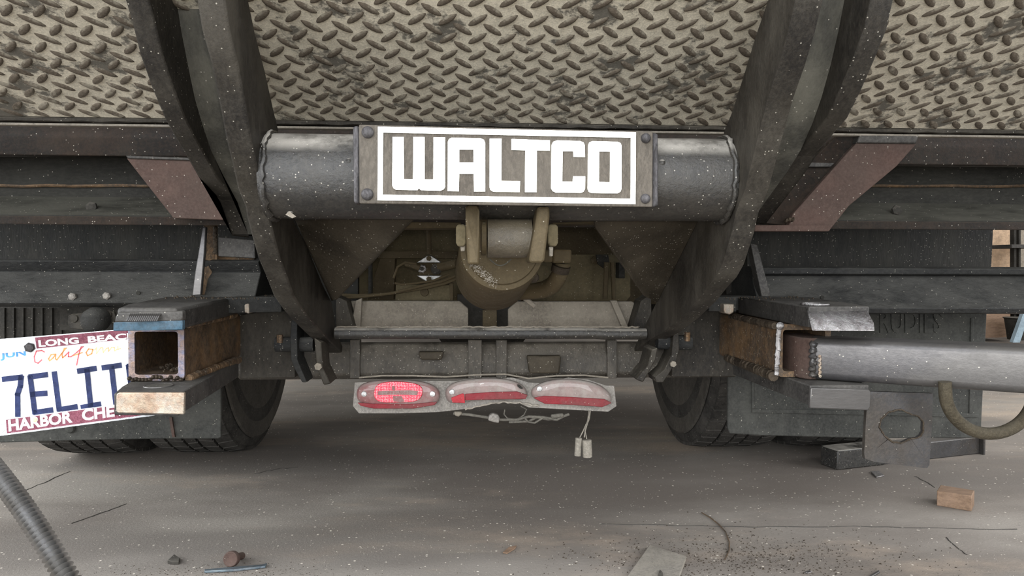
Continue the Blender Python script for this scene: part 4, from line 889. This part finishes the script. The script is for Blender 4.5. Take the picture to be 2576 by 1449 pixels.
# ------------------------------------------------------------------ mud flaps
mf = thing('mud_flap', 'large grey rubber mud flap with raised border behind the right bar', 'mud flap', PY(2150, 1100, 1.33))
fsh = obj('flap_sheet', MB().prism([PY(x, y, 1.33) for x, y in [(1832, 770), (2484, 770), (2468, 1096), (2440, 1102), (2200, 1103), (1920, 1096), (1836, 1091), (1831, 1075)]], (0, .008, 0)), M_flap, mf, bevel=.002)
def frame_bar(pts): obj('raised_border', MB().prism([PY(x, y, 1.33) for x, y in pts], (0, -.003, 0)), M_flap, fsh, bevel=.0012)
frame_bar([(1889, 960), (1896, 960), (1898, 1028), (1890, 1028)]); frame_bar([(1890, 1028), (2460, 1040), (2460, 1050), (1890, 1038)])
frame_bar([(2440, 800), (2447, 800), (2444, 1040), (2436, 1040)])
text('flap_lettering', 'RUDIES', (2212, 838), (2368, 838), (2212, 776), (2368, 776), lambda x, y, w: PY(x, y, 1.33)+Vector((0, -w, 0)), M_flap, fsh, (0, .0025), None, .03)
ml = thing('mud_flap', 'dusty grey rubber mud flap below the licence plate', 'mud flap', PY(280, 1105, 1.4))
obj('flap_sheet', MB().prism([PY(x, y, 1.42) for x, y in [(-160, 880), (556, 880), (556, 1100), (548, 1104), (400, 1104), (200, 1108), (0, 1114), (-160, 1118)]], (0, .008, 0)), M_flap, ml, bevel=.002)
obj('flap_patch', MB().prism([PY(x, y, 1.415) for x, y in [(425, 1050), (432, 1050), (440, 1100), (433, 1100)]], (0, .004, 0)), M_rustp, ml)
obj('bolt', MB().lathe(PY(176, 1078, 1.415), (0, -1, 0), [(0, .009), (.003, .007), (.004, .002)], 14), M_flap, ml, smooth=True)

# ------------------------------------------------------------------ steel section lying on floor at right
P1, P2 = PZ(2112, 1182), PZ(2464, 1142)
dv = (P2-P1); dv.z = 0; nv_ = Vector((-dv.y, dv.x, 0)).normalized()*(1 if dv.x > 0 else -1)
ib = thing('steel_post', 'grey painted square post lying on the floor behind the hanging plate', 'post', P1)
hgt = .046
obj('post_tube', MB().prism([P1, P2, P2+nv_*.05, P1+nv_*.05], (0, 0, hgt)), M_hang, ib, bevel=.003)
obj('end_section', MB().prism([P1-dv*.02-nv_*.003, P1+dv*.30-nv_*.003, P1+dv*.30+nv_*.055, P1-dv*.02+nv_*.055], (0, 0, hgt+.003)), M_tube, ib, bevel=.003)
obj('end_plate', MB().prism([P2-nv_*.012, P2+dv.normalized()*.006-nv_*.012, P2+dv.normalized()*.006+nv_*.065, P2+nv_*.065], (0, 0, .062)), M_hang, ib, bevel=.001)
pq = PZ(2438, 1118)
jk = obj('jack_leg', MB().prism([PZ(2416, 1122), PZ(2458, 1122), PZ(2458, 1122)+Vector((0, .05, 0)), PZ(2416, 1122)+Vector((0, .05, 0))], (0, 0, .17)), M_rustp, None, bevel=.002)
tag(jk, 'brown upright steel leg behind the lower right corner of the flap', 'leg')

# ------------------------------------------------------------------ floor items
def slab_on_floor(nm, px, h, m, label, cat, bevel=.001):
    pts = [PZ(x, y, h) for x, y in px]
    return tag(obj(nm, MB().prism([Vector((p.x, p.y, .0005)) for p in pts], (0, 0, h)), m, None, bevel=bevel), label, cat)
slab_on_floor('steel_offcut', [(1634, 1371), (1727, 1399), (1700, 1475), (1560, 1475)], .006, M_strip, 'grey square metal offcut lying at the bottom of the photo', 'offcut')
leaf = obj('rust_flake', MB().prism([PZ(1655, 1449, .007), PZ(1660, 1434, .007), PZ(1667, 1442, .007), PZ(1668, 1449, .007)], (0, 0, .001)), M_dark, None); tag(leaf, 'dark flake resting on the grey metal offcut', 'flake')
wpx = [(2353, 1272), (2446, 1284), (2452, 1262), (2364, 1250)]
wbk = [PZ(*p) for p in [(2356, 1272), (2444, 1287)]]
d_ = (wbk[1]-wbk[0]); n_ = Vector((-d_.y, d_.x, 0)).normalized()
wo = obj('wood_block', MB().prism([wbk[0], wbk[1], wbk[1]+n_*.05, wbk[0]+n_*.05], (0, 0, .032)), M_wood, None, bevel=.0015)
tag(wo, 'small brown wooden block on the floor at far right', 'block')
# bolt standing over a bluish metal strip
sb = thing('round_bolt', 'round-headed rusty bolt on the floor touching a blue strip', 'bolt', PZ(582, 1428))
bc = PZ(582, 1428); hd = bc+Vector((0, 0, .0145))
obj('head', MB().lathe(hd, (-.15, -1, .25), [(-.006, .0125), (.002, .0128), (.004, .0118), (.0042, .0105), (.0036, .0095)], 28), M_rustp, sb, smooth=True)
obj('shank', MB().lathe(hd, (.15, 1, -.25), [(.005, .006), (.04, .006)], 16), M_rustp, sb, smooth=True)
M_bs = mat('blue_steel_strip', (.13, .165, .185), (.06, .08, .10), (.3, .3, .3), .2, .3, .35, .6, .6, 150, 40)
slab_on_floor('blue_strip', [(514, 1432), (660, 1420), (672, 1416), (668, 1424), (590, 1433), (514, 1437)], .004, M_bs, 'thin bluish metal strip on the floor beneath the round bolt', 'strip')
slab_on_floor('wood_chip', [(1264, 1390), (1280, 1376), (1300, 1372), (1296, 1380), (1276, 1392)], .002, M_wood, 'tan wood splinter on the floor near bottom centre', 'splinter')
slab_on_floor('dark_chip', [(421, 1410), (432, 1400), (438, 1394), (452, 1404), (450, 1412), (430, 1412)], .006, M_dark, 'dark jagged chip on the floor left of the round bolt', 'chip')
slab_on_floor('glass_shard', [(2190, 1186), (2210, 1184), (2225, 1196), (2205, 1200)], .003, M_shine, 'shiny shard on the floor below the hanging plate', 'shard')
slab_on_floor('metal_sliver', [(2186, 1449), (2210, 1434), (2214, 1438), (2194, 1450)], .003, M_raw, 'pale metal sliver at the bottom edge right of centre', 'sliver')
slab_on_floor('foil_scrap', [(2024, 1438), (2036, 1434), (2044, 1438), (2032, 1442)], .002, M_shine, 'tiny bright foil scrap near the bottom edge', 'scrap')
wv_ = [PZ(1500+x/2.394, 1180+y/2.394, .0015) for x, y in ((635, 262), (690, 295), (740, 335), (780, 380), (802, 440), (800, 490), (775, 545))]
tag(obj('thin_wire', MB().tube(wv_, .0011, 6), M_heat, None, smooth=True), 'thin curved rusty wire on the floor right of the offcut', 'wire')
gr = MB()
def chip(c, r):
    a = [c+Vector((random.uniform(-r, r), random.uniform(-r, r), 0)) for _ in range(3)]; tp = c+Vector((0, 0, r*.7)); gr.add([*a, tp], [(0, 1, 3), (1, 2, 3), (2, 0, 3), (0, 2, 1)])
for i in range(4200):
    x, y = random.uniform(-10, 2586), random.uniform(1150, 1470) if random.random() < .75 else random.uniform(1230, 1400)
    p = PZ(x, y); chip(p, random.choice((.0006, .0008, .0010, .0014)))
tag(obj('floor_grit', gr, M_conc), 'pale grit and swarf scattered over the concrete floor', 'grit', kind='stuff')
gr = MB()
for i in range(1700):
    x, y = random.gauss(1850, 220), random.gauss(1405, 35)
    if y < 1200: continue
    chip(PZ(x, y), random.choice((.0012, .0016, .0026)))
for i in range(500): chip(PZ(random.gauss(560, 200), random.gauss(1440, 12)), random.choice((.001, .0016)))
tag(obj('dark_swarf', gr, M_weld), 'dark metal swarf scattered beside the grey offcut', 'swarf', kind='stuff')

for i, pts in enumerate(([(1510, 1318), (1700, 1322), (1900, 1326), (2150, 1325), (2400, 1330), (2590, 1333)], [(2300, 1198), (2330, 1212), (2355, 1230)],
            [(2380, 1352), (2400, 1372), (2440, 1402)], [(180, 1318), (260, 1290), (330, 1262)], [(20, 1250), (110, 1215), (190, 1180)], [(640, 1192), (700, 1180), (760, 1176)])):
    dense = [PZ(pts[k][0]+(pts[k+1][0]-pts[k][0])*t/6, pts[k][1]+(pts[k+1][1]-pts[k][1])*t/6+random.uniform(-1.2, 1.2), 0) for k in range(len(pts)-1) for t in range(6)]
    obj('crack', MB().tube(dense, [.0008+random.random()*.0006 for _ in dense], 5), M_tyre, fl_)

# flexible metal hose
hs = thing('flexible_conduit', 'ribbed grey metal conduit hose crossing the bottom left corner', 'hose', PY(80, 1449, .62))
ha, hb = PY(-40, 1150, .66), PY(190, 1490, .60); Nn = 36; path = []; rr = []
dirn = (hb-ha)
for i in range(Nn*4+1):
    t = i/(Nn*4); path.append(ha.lerp(hb, t)+Vector((0, 0, .006*math.sin(t*math.pi)))); rr.append(.0069+.0021*math.cos(i/4*2*math.pi))
obj('ribbed_sleeve', MB().tube(path, rr, 24), M_hose, hs, smooth=True, angle=80)
# far background seen at right
pb = plate('plywood_sheet', [(2440, 560), (2548, 560), (2548, 850), (2440, 850)], 5.2, .02, M_ply, None); tag(pb, 'tan sheet standing far behind the truck at right', 'board')
rk = thing('storage_rack', 'dark metal rack far behind at the right edge', 'rack', PY(2570, 856, 4.9))
for a, b in ((2551, 2557), (2563, 2568), (2600, 2612)):
    plate('rack_post', [(a, 560), (b, 560), (b, 852), (a, 852)], 4.9, .04, M_dark, rk)
plate('rack_shelf', [(2545, 615), (2640, 615), (2640, 624), (2545, 624)], 4.85, .3, M_mill, rk)
plate('rack_shelf', [(2545, 780), (2640, 780), (2640, 790), (2545, 790)], 4.85, .3, M_mill, rk)
cb = plate('cardboard_box', [(2476, 780), (2542, 780), (2540, 848), (2476, 850)], 4.8, .2, M_wood, None); tag(cb, 'brown carton standing on the far floor below the sheet', 'box')
bk_ = obj('bucket', MB().lathe(PY(2566, 854, 4.6), (0, 0, 1), [(0, .07), (.13, .09), (.14, .1)], 20), M_dark, None, smooth=True); tag(bk_, 'dark round bucket on the far floor at right edge', 'bucket')
bb = plate('leaning_bar', [(2574, 790), (2590, 790), (2566, 862), (2548, 862)], 4.4, .03, mat('pale_blue_bar', (.25, .32, .37)), None); tag(bb, 'pale blue leaning bar at the far right edge', 'bar')
